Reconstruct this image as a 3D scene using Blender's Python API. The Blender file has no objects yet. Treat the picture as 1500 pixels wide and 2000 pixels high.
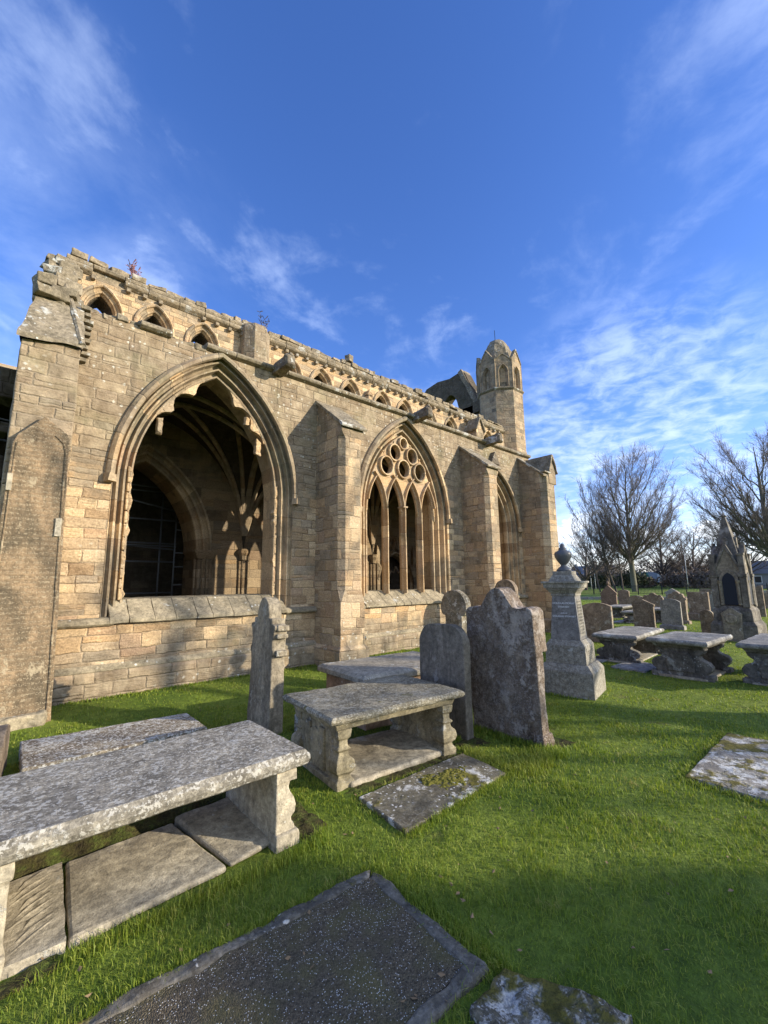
import bpy, bmesh, math, random
import numpy as np
from mathutils import Vector, Matrix, noise

# ------------------------------------------------------------------ camera, sky, sun, exposure
scn = bpy.context.scene
COL = scn.collection
rad = math.radians

def setup_camera():
    cd = bpy.data.cameras.new('camera'); co = bpy.data.objects.new('camera', cd); COL.objects.link(co)
    f_px, pitch, roll, yaw = 847.2, 0.15889, -0.01229, 0.83725
    cd.sensor_fit = 'VERTICAL'; cd.sensor_height = 24.0; cd.lens = f_px / 2000 * 24.0
    cd.clip_start = 0.05; cd.clip_end = 3000
    F = Vector((math.cos(yaw) * math.cos(pitch), math.sin(yaw) * math.cos(pitch), math.sin(pitch)))
    r = Vector((math.sin(yaw), -math.cos(yaw), 0)); u = r.cross(F)
    c, s = math.cos(roll), math.sin(roll)
    r2 = c * r + s * u; u2 = -s * r + c * u
    m = Matrix((r2, u2, -F)).transposed().to_4x4(); m.translation = Vector((0, 0, 2.0))
    co.matrix_world = m
    scn.camera = co
setup_camera()

SUN_EL = rad(17.0)
SUN_DIR = Vector((0.625 * math.cos(SUN_EL), -0.781 * math.cos(SUN_EL), math.sin(SUN_EL)))   # towards the sun
SUN_ROT = math.atan2(0.625, -0.781)
SKY_STRENGTH = 0.142
SUN_STRENGTH = 4.9
EXPOSURE = 0.68

sd = bpy.data.lights.new('sun', 'SUN'); so = bpy.data.objects.new('sun', sd); COL.objects.link(so)
sd.energy = SUN_STRENGTH; sd.angle = rad(0.55); sd.color = (1.0, 0.88, 0.70)
so.rotation_euler = SUN_DIR.to_track_quat('Z', 'Y').to_euler()
so.location = SUN_DIR * 60

scn.view_settings.view_transform = 'Standard'
scn.view_settings.look = 'None'
scn.view_settings.exposure = EXPOSURE
scn.view_settings.gamma = 1.0
scn.view_settings.use_curve_mapping = False
scn.render.engine = 'CYCLES'
scn.cycles.use_denoising = True
scn.cycles.max_bounces = 6; scn.cycles.diffuse_bounces = 3; scn.cycles.glossy_bounces = 2
scn.cycles.transmission_bounces = 3; scn.cycles.transparent_max_bounces = 6
scn.cycles.sample_clamp_indirect = 4.0
scn.cycles.caustics_reflective = False; scn.cycles.caustics_refractive = False

# ------------------------------------------------------------------ node helper
class NT:
    def __init__(s, tree): s.t = tree; s.n = tree.nodes; s.l = tree.links
    def new(s, typ, **kw):
        n = s.n.new(typ)
        for k, v in kw.items(): setattr(n, k, v)
        return n
    def put(s, sock, v):
        if v is None: return
        if isinstance(v, bpy.types.NodeSocket): s.l.new(v, sock)
        else:
            if sock.type == 'RGBA' and len(v) == 3: v = (*v, 1)
            sock.default_value = v
    def math(s, op, a, b=None, c=None, clamp=False):
        n = s.new('ShaderNodeMath', operation=op, use_clamp=clamp)
        s.put(n.inputs[0], a); s.put(n.inputs[1], b); s.put(n.inputs[2], c)
        return n.outputs[0]
    def add(s, a, b): return s.math('ADD', a, b)
    def mul(s, a, b): return s.math('MULTIPLY', a, b)
    def sub(s, a, b): return s.math('SUBTRACT', a, b)
    def vmath(s, op, a, b=None, scale=None):
        n = s.new('ShaderNodeVectorMath', operation=op)
        s.put(n.inputs[0], a); s.put(n.inputs[1], b)
        if scale is not None: s.put(n.inputs['Scale'], scale)
        return n.outputs['Value'] if op in ('LENGTH', 'DOT_PRODUCT', 'DISTANCE') else n.outputs[0]
    def mix(s, fac, a, b, blend='MIX'):
        n = s.new('ShaderNodeMix', data_type='RGBA', blend_type=blend)
        s.put(n.inputs[0], fac); s.put(n.inputs[6], a); s.put(n.inputs[7], b)
        return n.outputs[2]
    def fmix(s, fac, a, b):
        n = s.new('ShaderNodeMix', data_type='FLOAT')
        s.put(n.inputs[0], fac); s.put(n.inputs[2], a); s.put(n.inputs[3], b)
        return n.outputs[0]
    def noise(s, vec, scale, detail=3, rough=0.55, distort=0, dim='3D', w=None):
        n = s.new('ShaderNodeTexNoise', noise_dimensions=dim)
        if vec is not None: s.put(n.inputs['Vector'], vec)
        if w is not None: s.put(n.inputs['W'], w)
        s.put(n.inputs['Scale'], scale); s.put(n.inputs['Detail'], detail); s.put(n.inputs['Roughness'], rough)
        s.put(n.inputs['Distortion'], distort)
        return n.outputs['Fac']
    def voro(s, vec=None, scale=1, feature='F1', dim='3D', w=None, rnd=1.0, out='Distance'):
        n = s.new('ShaderNodeTexVoronoi', voronoi_dimensions=dim, feature=feature)
        if vec is not None: s.put(n.inputs['Vector'], vec)
        if w is not None: s.put(n.inputs['W'], w)
        s.put(n.inputs['Scale'], scale); s.put(n.inputs['Randomness'], rnd)
        return n.outputs[out]
    def step(s, v, a, b):      # smooth ramp a -> b
        n = s.new('ShaderNodeMapRange', interpolation_type='SMOOTHSTEP')
        s.put(n.inputs[0], v); s.put(n.inputs[1], a); s.put(n.inputs[2], b); s.put(n.inputs[3], 0.0); s.put(n.inputs[4], 1.0)
        return n.outputs[0]
    def ramp(s, v, stops, interp='LINEAR'):
        n = s.new('ShaderNodeValToRGB'); cr = n.color_ramp; cr.interpolation = interp
        while len(cr.elements) < len(stops): cr.elements.new(0.5)
        for e, (p, c) in zip(cr.elements, stops):
            e.position = p; e.color = (*c, 1) if len(c) == 3 else c
        s.put(n.inputs[0], v); return n.outputs[0]
    def sep(s, v):
        n = s.new('ShaderNodeSeparateXYZ'); s.put(n.inputs[0], v); return n.outputs
    def comb(s, x, y, z):
        n = s.new('ShaderNodeCombineXYZ'); s.put(n.inputs[0], x); s.put(n.inputs[1], y); s.put(n.inputs[2], z); return n.outputs[0]
    def scalev(s, v, sc):      # per-axis scaling
        return s.vmath('MULTIPLY', v, sc)
    def bump(s, h, strength=0.5, dist=0.02, normal=None):
        n = s.new('ShaderNodeBump'); s.put(n.inputs['Strength'], strength); s.put(n.inputs['Distance'], dist); s.put(n.inputs['Height'], h)
        if normal is not None: s.put(n.inputs['Normal'], normal)
        return n.outputs[0]

def new_mat(name):
    m = bpy.data.materials.new(name); m.use_nodes = True
    t = NT(m.node_tree); t.n.clear()
    out = t.new('ShaderNodeOutputMaterial'); bs = t.new('ShaderNodeBsdfPrincipled')
    t.l.new(bs.outputs[0], out.inputs[0])
    bs.inputs['Specular IOR Level'].default_value = 0.25
    return m, t, bs

# ------------------------------------------------------------------ world
def setup_world():
    w = bpy.data.worlds.new('World'); scn.world = w; w.use_nodes = True
    t = NT(w.node_tree); t.n.clear()
    out = t.new('ShaderNodeOutputWorld'); bg = t.new('ShaderNodeBackground')
    sky = t.new('ShaderNodeTexSky', sky_type='NISHITA')
    sky.sun_disc = False; sky.sun_elevation = SUN_EL; sky.sun_rotation = SUN_ROT
    sky.air_density = 1.0; sky.dust_density = 0.3; sky.ozone_density = 2.2; sky.altitude = 0
    d = t.new('ShaderNodeTexCoord').outputs['Generated']
    x, y, z = t.sep(d)
    zz = t.math('MAXIMUM', z, 0.03)
    hs = t.new('ShaderNodeHueSaturation'); t.put(hs.inputs['Saturation'], 1.18); t.put(hs.inputs['Value'], 1.0); t.put(hs.inputs['Color'], sky.outputs[0])
    base = hs.outputs[0]
    base = t.mix(1.0, base, (0.93, 0.94, 1.38), 'MULTIPLY')
    # thin high cloud on a flat layer overhead
    px = t.math('DIVIDE', x, t.add(zz, 0.12)); py = t.math('DIVIDE', y, t.add(zz, 0.12))
    p = t.comb(px, py, 0.0)
    # streaks drawn out along one wind direction
    ca, sa = math.cos(rad(28)), math.sin(rad(28))
    rx = t.add(t.mul(px, ca), t.mul(py, sa)); ry = t.sub(t.mul(py, ca), t.mul(px, sa))
    ps = t.comb(t.mul(rx, 0.80), ry, 3.7)
    n1 = t.noise(ps, 2.6, 7, 0.6, 0.25)
    n2 = t.noise(p, 0.55, 3, 0.5)
    n3 = t.noise(t.comb(t.mul(rx, 1.1), ry, 1.1), 9.0, 5, 0.6, 0.4)
    wisps = t.mul(t.step(t.add(t.mul(n1, 0.8), t.mul(n3, 0.2)), 0.47, 0.70), t.step(n2, 0.28, 0.52))
    # a thicker bank of rippled cloud low in the east
    e = t.vmath('DOT_PRODUCT', d, (0.925, 0.26, 0.275))
    bank = t.mul(t.step(e, 0.945, 0.995), t.step(t.add(t.mul(n1, 0.55), t.mul(n3, 0.75)), 0.48, 0.88))
    low = t.mul(t.sub(1.0, t.step(z, 0.02, 0.36)), t.step(t.add(n1, t.mul(n2, 0.4)), 0.45, 0.95))
    west = t.vmath('DOT_PRODUCT', d, (-0.10, 0.90, 0.42))
    lw = t.mul(t.step(west, 0.85, 1.0), t.step(n1, 0.36, 0.75))
    # small heaped cloud near the horizon
    cum = t.noise(t.vmath('ADD', t.scalev(d, (6.0, 6.0, 13.0)), (2.1, 0.3, 0.0)), 1.6, 6, 0.55)
    cm = t.mul(t.step(cum, 0.50, 0.60), t.mul(t.step(z, 0.015, 0.05), t.sub(1.0, t.step(z, 0.10, 0.19))))
    cl = t.math('MAXIMUM', t.mul(wisps, 0.34), t.mul(bank, 0.46))
    cl = t.math('MAXIMUM', cl, t.mul(low, 0.55)); cl = t.math('MAXIMUM', cl, t.mul(lw, 0.22)); cl = t.math('MAXIMUM', cl, t.mul(cm, 0.85))
    # unseen veil of cloud added behind the viewer as neutral fill light
    sth = t.vmath('DOT_PRODUCT', d, (0.25, -0.95, 0.18))
    cl = t.math('MAXIMUM', cl, t.mul(t.step(sth, 0.30, 0.72), t.mul(t.step(n1, 0.20, 0.55), 0.92)))
    ccol = t.mix(t.step(z, 0.0, 0.5), (7.0, 7.3, 7.8), (5.2, 6.2, 8.2))
    col = t.mix(cl, base, ccol)
    t.put(bg.inputs[0], col); t.put(bg.inputs[1], SKY_STRENGTH)
    t.l.new(bg.outputs[0], out.inputs[0])
setup_world()

# ------------------------------------------------------------------ mesh helper
def fbm(p, o=3):
    s = 0; a = 1
    for i in range(o):
        s += a * noise.noise(p); p = p * 2.1; a *= 0.5
    return s

class MB:
    def __init__(s): s.v = []; s.f = []; s.uv = []     # uv: one list per face or None
    def add(s, vs, fs, M=None, uvs=None):
        b = len(s.v)
        s.v.extend([tuple(M @ Vector(p)) if M else tuple(p) for p in vs])
        for i, f in enumerate(fs):
            s.f.append([b + k for k in f]); s.uv.append(uvs[i] if uvs else None)
        return s
    def box(s, x0, x1, y0, y1, z0, z1, M=None):
        vs = [(x, y, z) for z in (z0, z1) for y in (y0, y1) for x in (x0, x1)]
        return s.add(vs, [(0, 2, 3, 1), (4, 5, 7, 6), (0, 1, 5, 4), (2, 6, 7, 3), (0, 4, 6, 2), (1, 3, 7, 5)], M)
    def frustum(s, cx, cy, z0, z1, a0, b0, a1, b1, M=None):
        vs = [(cx + sx * a, cy + sy * b, z) for z, a, b in ((z0, a0, b0), (z1, a1, b1)) for sx, sy in ((-1, -1), (1, -1), (1, 1), (-1, 1))]
        return s.add(vs, [(3, 2, 1, 0), (4, 5, 6, 7), (0, 1, 5, 4), (1, 2, 6, 5), (2, 3, 7, 6), (3, 0, 4, 7)], M)
    def prism(s, poly, axis, a, b, M=None):
        def P(p, t):
            return {'x': (t, p[0], p[1]), 'y': (p[0], t, p[1]), 'z': (p[0], p[1], t)}[axis]
        n = len(poly)
        vs = [P(p, a) for p in poly] + [P(p, b) for p in poly]
        fs = [list(range(n))[::-1], list(range(n, 2 * n))] + [(i, (i + 1) % n, n + (i + 1) % n, n + i) for i in range(n)]
        return s.add(vs, fs, M)
    def loft(s, rings, closed=True, caps=True, M=None, uvfn=None):
        n = len(rings[0]); vs = [p for r in rings for p in r]; fs = []; uvs = []
        for j in range(len(rings) - 1):
            for i in range(n if closed else n - 1):
                k = (i + 1) % n
                fs.append((j * n + i, j * n + k, (j + 1) * n + k, (j + 1) * n + i))
                if uvfn: uvs.append([uvfn(j, i), uvfn(j, i + 1), uvfn(j + 1, i + 1), uvfn(j + 1, i)])
        if caps and closed:
            fs.append(list(range(n))[::-1]); fs.append([(len(rings) - 1) * n + i for i in range(n)])
            if uvfn: uvs += [None, None]
        return s.add(vs, fs, M, uvs if uvfn else None)
    def tube(s, path, r, n=6, M=None, caps=True):
        path = [Vector(p) for p in path]
        rs = r if isinstance(r, (list, tuple)) else [r] * len(path)
        rings = []; prev = None
        for i, p in enumerate(path):
            d = (path[min(i + 1, len(path) - 1)] - path[max(i - 1, 0)]).normalized()
            if prev is None:
                a = d.orthogonal().normalized()
            else:
                a = prev - d * prev.dot(d)
                a = a.normalized() if a.length > 1e-6 else d.orthogonal().normalized()
            prev = a; b = d.cross(a)
            rings.append([p + (a * math.cos(2 * math.pi * k / n) + b * math.sin(2 * math.pi * k / n)) * rs[i] for k in range(n)])
        return s.loft(rings, True, caps, M)
    def lathe(s, prof, n=16, M=None, ph=0.0):
        rings = [[(r * math.cos(2 * math.pi * k / n + ph), r * math.sin(2 * math.pi * k / n + ph), z) for k in range(n)] for r, z in prof]
        return s.loft(rings, True, True, M)
    def stone(s, c, sz, rot=0.0, seed=0, jit=0.12):       # rough block
        rnd = random.Random(seed); vs = []
        for z in (-1, 1):
            for y in (-1, 1):
                for x in (-1, 1):
                    vs.append((x * sz[0] / 2 * (1 - rnd.random() * jit), y * sz[1] / 2 * (1 - rnd.random() * jit), z * sz[2] / 2 * (1 - rnd.random() * jit)))
        M = Matrix.Translation(c) @ Matrix.Rotation(rot, 4, 'Z') @ Matrix.Rotation((rnd.random() - .5) * .12, 4, 'X') @ Matrix.Rotation((rnd.random() - .5) * .12, 4, 'Y')
        return s.add(vs, [(0, 2, 3, 1), (4, 5, 7, 6), (0, 1, 5, 4), (2, 6, 7, 3), (0, 4, 6, 2), (1, 3, 7, 5)], M)
    def build(s, name, mat, parent=None, loc=None, rotz=0.0, bevel=0.0, seg=2, rough=None, smooth=False, M=None):
        me = bpy.data.meshes.new(name)
        me.from_pydata([tuple(p) for p in s.v], [], s.f)
        if any(u for u in s.uv):
            ul = me.uv_layers.new(name='UVMap'); k = 0
            for fi, f in enumerate(s.f):
                u = s.uv[fi]
                for j in range(len(f)):
                    ul.data[k].uv = u[j] if u else (0, 0); k += 1
        bm = bmesh.new(); bm.from_mesh(me)
        bmesh.ops.recalc_face_normals(bm, faces=bm.faces[:])
        if bevel > 0:
            es = [e for e in bm.edges if len(e.link_faces) == 2 and e.calc_face_angle(0) > rad(25)]
            bmesh.ops.bevel(bm, geom=es, offset=bevel, segments=seg, profile=0.5, affect='EDGES', clamp_overlap=True)
        if rough:
            amp, sc, L = rough
            for i in range(6):
                bmesh.ops.triangulate(bm, faces=[f for f in bm.faces if len(f.verts) > 4])
                es = [e for e in bm.edges if e.calc_length() > L]
                if not es: break
                bmesh.ops.subdivide_edges(bm, edges=es, cuts=1, use_grid_fill=True)
            bmesh.ops.triangulate(bm, faces=bm.faces[:])
            bm.normal_update()
            off = Vector((hash(name) % 97 * 0.37, len(s.v) * 0.11, 1.3))
            off = Vector((len(name) * 3.7, len(s.v) * 0.113, 1.3))
            for v in bm.verts:
                v.co += v.normal * amp * fbm((v.co + off) * sc)
        bm.normal_update()
        bm.to_mesh(me); bm.free()
        if smooth: me.polygons.foreach_set('use_smooth', [True] * len(me.polygons))
        me.materials.append(mat)
        o = bpy.data.objects.new(name, me); COL.objects.link(o)
        if M is not None: o.matrix_world = M
        if loc: o.location = loc
        if rotz: o.rotation_euler.z = rotz
        if parent is not None: o.parent = parent
        return o

def tag(o, label=None, cat=None, group=None, kind=None):
    if label: o['label'] = label
    if cat: o['category'] = cat
    if group: o['group'] = group
    if kind: o['kind'] = kind
    return o
def empty(name, loc, label, cat, rotz=0.0, group=None):
    o = bpy.data.objects.new(name, None); COL.objects.link(o)
    o.location = loc; o.rotation_euler.z = rotz; o.empty_display_size = 0.1
    return tag(o, label, cat, group)
# ------------------------------------------------------------------ materials
def ashlar(name, h=0.30, w=0.62, warm=1.0, grime=None, mode='wall', lichen=1.0, val=1.0, bumpd=0.03, gbase=0.0, dark_low=False):
    """coursed sandstone; mode 'wall' lays courses in z, mode 'uv' lays joints along the sweep of a moulding"""
    m, t, bs = new_mat(name)
    geo = t.new('ShaderNodeNewGeometry'); pos = geo.outputs['Position']
    x, y, z = t.sep(pos)
    if mode == 'uv':
        uv = t.new('ShaderNodeTexCoord').outputs['UV']; uu, vv, _ = t.sep(uv)
        wob = t.mul(t.sub(t.noise(pos, 7.0, 3), 0.5), 0.05)
        W = t.math('DIVIDE', t.add(uu, wob), w)
        eu = t.mul(t.voro(feature='DISTANCE_TO_EDGE', dim='1D', w=W, rnd=0.8), w)
        col = t.voro(dim='1D', w=W, rnd=0.8, out='Color')
        edge = eu
        bed = pos
    else:
        nx, ny, nz = t.sep(geo.outputs['True Normal'])
        fx = t.math('GREATER_THAN', t.math('ABSOLUTE', nx), 0.75)
        u = t.fmix(fx, t.add(x, t.mul(y, 0.35)), t.add(y, 3.37))
        wz = t.mul(t.sub(t.noise(t.comb(t.mul(u, 0.9), 0.0, t.mul(z, 1.2)), 1.0, 2), 0.5), 0.10)
        w2 = t.add(t.mul(t.sub(t.noise(pos, 7.0, 4, 0.65), 0.5), 0.05), t.mul(t.sub(t.noise(pos, 30.0, 2), 0.5), 0.012))
        zz = t.math('DIVIDE', t.add(t.add(z, wz), w2), h)
        ez = t.mul(t.voro(feature='DISTANCE_TO_EDGE', dim='1D', w=zz, rnd=0.95), h)
        rc = t.voro(dim='1D', w=zz, rnd=0.95, out='Color'); zc = t.voro(dim='1D', w=zz, rnd=0.95, out='W')
        rr, rg, rb = t.sep(rc)
        W = t.add(t.math('DIVIDE', t.add(u, t.mul(w2, 1.2)), t.mul(w, t.add(0.65, t.mul(rg, 0.75)))), t.mul(rr, 57.0))
        eu = t.mul(t.voro(feature='DISTANCE_TO_EDGE', dim='1D', w=W, rnd=1.0), w)
        col = t.voro(dim='1D', w=W, rnd=1.0, out='Color')
        # some blocks are laid as two thin ones
        ca, cb, cc = t.sep(col)
        split = t.math('GREATER_THAN', cb, 0.72); fz = t.sub(zz, zc)
        ez = t.math('MINIMUM', ez, t.add(t.mul(t.math('ABSOLUTE', fz), h), t.mul(t.sub(1.0, split), 9.0)))
        ca = t.math('FRACT', t.add(ca, t.mul(t.mul(t.math('GREATER_THAN', fz, 0.0), split), 0.41)))
        col = t.comb(ca, t.math('FRACT', t.mul(cb, 3.7)), cc)
        edge = t.math('SMOOTH_MIN', ez, eu, 0.025)
        bed = t.comb(t.mul(u, 1.0), y, t.mul(z, 5.0))
    r1, r2, r3 = t.sep(col)
    jn = t.noise(pos, 2.3, 3, 0.6)
    joint = t.mul(t.sub(1.0, t.step(edge, 0.001, 0.013)), t.fmix(t.step(jn, 0.35, 0.65), 0.25, 1.0))
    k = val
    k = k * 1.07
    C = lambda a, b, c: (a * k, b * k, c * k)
    base = t.ramp(r1, [(0.0, C(.285, .20, .118)), (0.18, C(.41, .29, .165)), (0.36, C(.52, .39, .235)), (0.52, C(.37, .28, .175)),
                       (0.66, C(.33, .265, .185)), (0.8, C(.57, .44, .275)), (0.92, C(.34, .235, .15)), (1.0, C(.46, .315, .165))])
    gray = t.mix(1.0, base, (.235 * k, .20 * k, .155 * k), 'MIX')
    if warm < 1: base = t.mix(1 - warm, base, C(.30, .25, .185))
    nb = t.noise(bed, 3.2, 5, 0.62, 0.6)
    nf = t.noise(pos, 30, 5, 0.75)
    base = t.mix(t.mul(t.step(nb, 0.52, 0.75), 0.55), base, C(.60, .47, .30))
    base = t.mix(t.mul(t.step(nb, 0.46, 0.22), 0.65), base, C(.20, .135, .08))
    base = t.mix(1.0, base, t.ramp(nf, [(0.28, (.55, .53, .50)), (0.72, (1.38, 1.36, 1.33))]), 'MULTIPLY')
    # weathering skin: heavier where rain and lime wash run, by height
    if grime is None: grime = [(0, .75), (.05, .55), (.09, .12), (.28, .18), (.36, .5), (.50, .85), (.59, .95), (.62, .35), (.85, .3), (.93, .9), (1, .95)]
    gz = t.ramp(t.math('DIVIDE', z, 12.0), [(p, (g, g, g)) for p, g in grime])
    ng = t.noise(pos, 0.75, 5, 0.6, 0.8)
    nstreak = t.noise(t.scalev(pos, (2.4, 2.4, 0.45)), 1.0, 4, 0.6)
    g = t.step(t.add(t.add(t.mul(ng, 1.05), t.mul(nstreak, 0.45)), t.add(t.mul(gz, 0.62), t.mul(r3, 0.20))), 0.97, 1.15)
    gcol = t.ramp(t.noise(pos, 5.0, 4, 0.65), [(0.25, C(.075, .060, .042)), (0.5, C(.19, .158, .112)), (0.75, C(.34, .29, .205))])
    base = t.mix(t.mul(g, 0.72), base, gcol)
    run = t.noise(t.scalev(pos, (3.2, 3.2, 0.22)), 1.0, 4, 0.6)
    base = t.mix(t.mul(t.mul(t.step(run, 0.55, 0.70), t.step(gz, 0.10, 0.80)), 0.55), base, C(.075, .06, .042))
    grn = t.mul(t.step(t.noise(pos, 1.3, 3), 0.5, 0.72), t.mul(g, 0.35))
    base = t.mix(grn, base, C(.15, .15, .075))
    if lichen > 0:
        d1 = t.voro(t.vmath('ADD', pos, t.vmath('MULTIPLY', t.comb(nf, nb, nf), (.08, .08, .08))), 7.5)
        area = t.step(t.add(t.noise(pos, 0.9, 3), t.mul(gz, 0.25)), 0.60, 0.78)
        sp = t.mul(t.sub(1.0, t.step(d1, 0.14, 0.24)), area)
        base = t.mix(t.mul(sp, 0.8 * lichen), base, (.55, .53, .45))
    base = t.mix(t.mul(joint, 0.58), base, t.mix(t.step(t.noise(pos, 1.1, 3), 0.42, 0.6), C(.12, .09, .06), C(.34, .28, .20)))
    t.put(bs.inputs['Base Color'], base); bs.inputs['Roughness'].default_value = 0.93
    er = t.noise(bed, 5.5, 5, 0.62, 0.4)
    hgt = t.add(t.mul(t.step(edge, 0.0, 0.022), t.fmix(t.step(jn, 0.35, 0.65), 0.25, 0.75)), t.mul(r2, 0.75))
    hgt = t.add(hgt, t.mul(er, t.add(0.55, t.mul(t.step(r3, 0.45, 1.0), 1.5))))
    hgt = t.add(hgt, t.mul(t.noise(pos, 11.0, 4, 0.65), 0.55))
    hgt = t.add(hgt, t.mul(nf, 0.22))
    t.put(bs.inputs['Normal'], t.bump(hgt, 0.85, bumpd))
    return m

def gravestone(name, c1, c2, lich=(.55, .55, .50), la=0.5, lscale=9.0, streak=0.0, spots=0.4, moss=0.0, bumpd=0.012, letters=0.0, rough=0.9, drip=0.0, speck=0.0):
    """weathered slab: two stone tones, blotched crustose lichen (amount la), pin spots, vertical streaks, moss, worn cut lettering"""
    m, t, bs = new_mat(name)
    tc = t.new('ShaderNodeTexCoord').outputs['Object']
    oi = t.new('ShaderNodeObjectInfo')
    pos = t.vmath('ADD', tc, t.vmath('SCALE', (13.1, 7.7, 3.3), scale=oi.outputs['Random']))
    sp = t.scalev(pos, (1, 1, 1.0 - 0.72 * streak))
    x, y, z = t.sep(tc)
    n1 = t.noise(sp, 2.6, 5, 0.62, 0.5); n2 = t.noise(pos, 16, 5, 0.68); n3 = t.noise(pos, 70, 3, 0.7)
    base = t.mix(t.step(n1, 0.34, 0.66), c1, c2)
    base = t.mix(t.mul(t.step(t.noise(sp, 5.5, 4, 0.6), 0.5, 0.72), 0.5), base, tuple(v * 0.55 for v in c1))
    base = t.mix(1.0, base, t.ramp(n2, [(0.28, (.52, .51, .50)), (0.72, (1.46, 1.45, 1.42))]), 'MULTIPLY')
    dk = t.noise(pos, 38, 4, 0.7)
    base = t.mix(t.mul(t.step(dk, 0.55, 0.68), 0.5), base, tuple(v * 0.38 for v in c1))
    base = t.mix(1.0, base, t.ramp(n3, [(0.3, (.80, .80, .80)), (0.7, (1.18, 1.18, 1.18))]), 'MULTIPLY')
    hg = t.add(t.mul(n2, 0.6), t.mul(n3, 0.35))
    if la > 0:
        q = t.vmath('ADD', sp, t.scalev(t.comb(t.noise(pos, lscale * 1.3, 4), t.noise(pos, lscale * 1.7, 4), n2), (.16, .16, .16)))
        l1 = t.noise(q, lscale * 0.55, 6, 0.66, 0.2); l2 = t.noise(sp, 1.3, 3)
        lm = t.step(t.add(l1, t.mul(t.sub(l2, 0.5), 0.5)), 0.66 - 0.22 * la, 0.73 - 0.22 * la)
        lcol = t.mix(t.step(n2, 0.3, 0.7), tuple(v * 0.72 for v in lich), lich)
        base = t.mix(t.mul(lm, 0.85), base, lcol); hg = t.add(hg, t.mul(lm, 0.35))
    if spots > 0:
        d1 = t.voro(t.vmath('ADD', pos, t.scalev(t.comb(n2, n3, n2), (.05, .05, .05))), lscale * 2.3)
        s1 = t.mul(t.sub(1, t.step(d1, 0.16, 0.25)), t.step(t.noise(pos, 2.2, 3), 0.60 - 0.2 * spots, 0.72 - 0.2 * spots))
        base = t.mix(t.mul(s1, 0.85), base, tuple(min(1, v * 1.15) for v in lich)); hg = t.add(hg, t.mul(s1, 0.3))
    if speck > 0:
        s2 = t.noise(t.scalev(pos, (1, 1, 1)), 42, 3, 0.6); s3 = t.noise(pos, 19, 4, 0.65)
        base = t.mix(t.mul(t.step(s2, 0.50, 0.40), 0.65 * speck), base, tuple(v * 0.33 for v in c1))
        wl = t.mul(t.step(t.add(t.mul(s2, 0.55), t.mul(s3, 0.5)), 0.545, 0.585), speck)
        base = t.mix(wl, base, lich); hg = t.add(hg, t.mul(wl, 0.4))
    if drip > 0:
        dn = t.noise(t.scalev(pos, (9, 9, 1.1)), 1.0, 4, 0.6)
        base = t.mix(t.mul(t.step(dn, 0.5, 0.7), drip), base, tuple(v * 0.35 for v in c1))
    if moss > 0:
        mn = t.noise(pos, 3.0, 5, 0.65)
        mm = t.step(mn, 0.64 - 0.16 * moss, 0.74 - 0.16 * moss)
        base = t.mix(mm, base, t.ramp(n2, [(0.3, (.055, .052, .012)), (0.7, (.17, .145, .025))])); hg = t.add(hg, t.mul(mm, 0.9))
    if letters > 0:
        row = t.math('FRACT', t.mul(z, 14.0)); rowm = t.mul(t.step(row, 0.15, 0.25), t.sub(1, t.step(row, 0.68, 0.78)))
        ch = t.noise(t.comb(t.mul(t.add(x, y), 60.0), t.mul(t.math('FLOOR', t.mul(z, 14.0)), 7.3), t.mul(z, 55.0)), 1.0, 1, 0.4)
        cut = t.mul(rowm, t.step(ch, 0.50, 0.58))
        base = t.mix(t.mul(cut, 0.55 * letters), base, lich); hg = t.sub(hg, t.mul(cut, 0.8 * letters))
    t.put(bs.inputs['Base Color'], base); bs.inputs['Roughness'].default_value = rough
    t.put(bs.inputs['Normal'], t.bump(hg, 0.8, bumpd))
    return m

def plain(name, c, rough=0.7, metal=0.0, nscale=20, var=0.25, bumpd=0.004):
    m, t, bs = new_mat(name)
    tc = t.new('ShaderNodeTexCoord').outputs['Object']
    n = t.noise(tc, nscale, 4, 0.65)
    t.put(bs.inputs['Base Color'], t.mix(n, tuple(v * (1 - var) for v in c), tuple(min(1, v * (1 + var)) for v in c)))
    bs.inputs['Roughness'].default_value = rough; bs.inputs['Metallic'].default_value = metal
    t.put(bs.inputs['Normal'], t.bump(n, 0.5, bumpd))
    return m

M = {}
M['wall'] = ashlar('aisle ashlar', h=0.185, w=0.46)
M['butt'] = ashlar('buttress ashlar', h=0.25, w=0.42, warm=0.75, grime=[(0, .45), (.06, .3), (.10, .12), (.32, .25), (.45, .4), (.5, .6), (1, .6)])
M['clere'] = ashlar('clerestory ashlar', h=0.20, w=0.42, grime=[(0, .2), (.86, .12), (.89, .5), (.93, .85), (1, .9)], lichen=0.8)
M['palewall'] = ashlar('pale far wall', h=0.4, w=0.9, warm=0.4, val=1.0, grime=[(0, .1), (1, .15)], lichen=0.0)
M['turret'] = ashlar('turret ashlar', h=0.24, w=0.42, warm=0.6, val=0.95, grime=[(0, .15), (.96, .2), (1, .3)], lichen=0.2)
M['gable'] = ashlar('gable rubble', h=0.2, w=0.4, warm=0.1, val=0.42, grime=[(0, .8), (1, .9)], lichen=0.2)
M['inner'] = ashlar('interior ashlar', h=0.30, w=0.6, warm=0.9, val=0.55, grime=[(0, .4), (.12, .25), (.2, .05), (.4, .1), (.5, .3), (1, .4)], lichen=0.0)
M['chamber'] = ashlar('shade darkened choir stone', h=0.3, w=0.6, warm=0.5, val=0.42, grime=[(0, .4), (1, .6)], lichen=0.0)  # stone darkened to stand in for shade in the closed room
M['dim'] = ashlar('shade darkened interior stone', h=0.26, w=0.5, warm=0.3, val=0.24, grime=[(0, .7), (1, .8)], lichen=0.0)  # interior shade put into the stone colour
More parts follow.
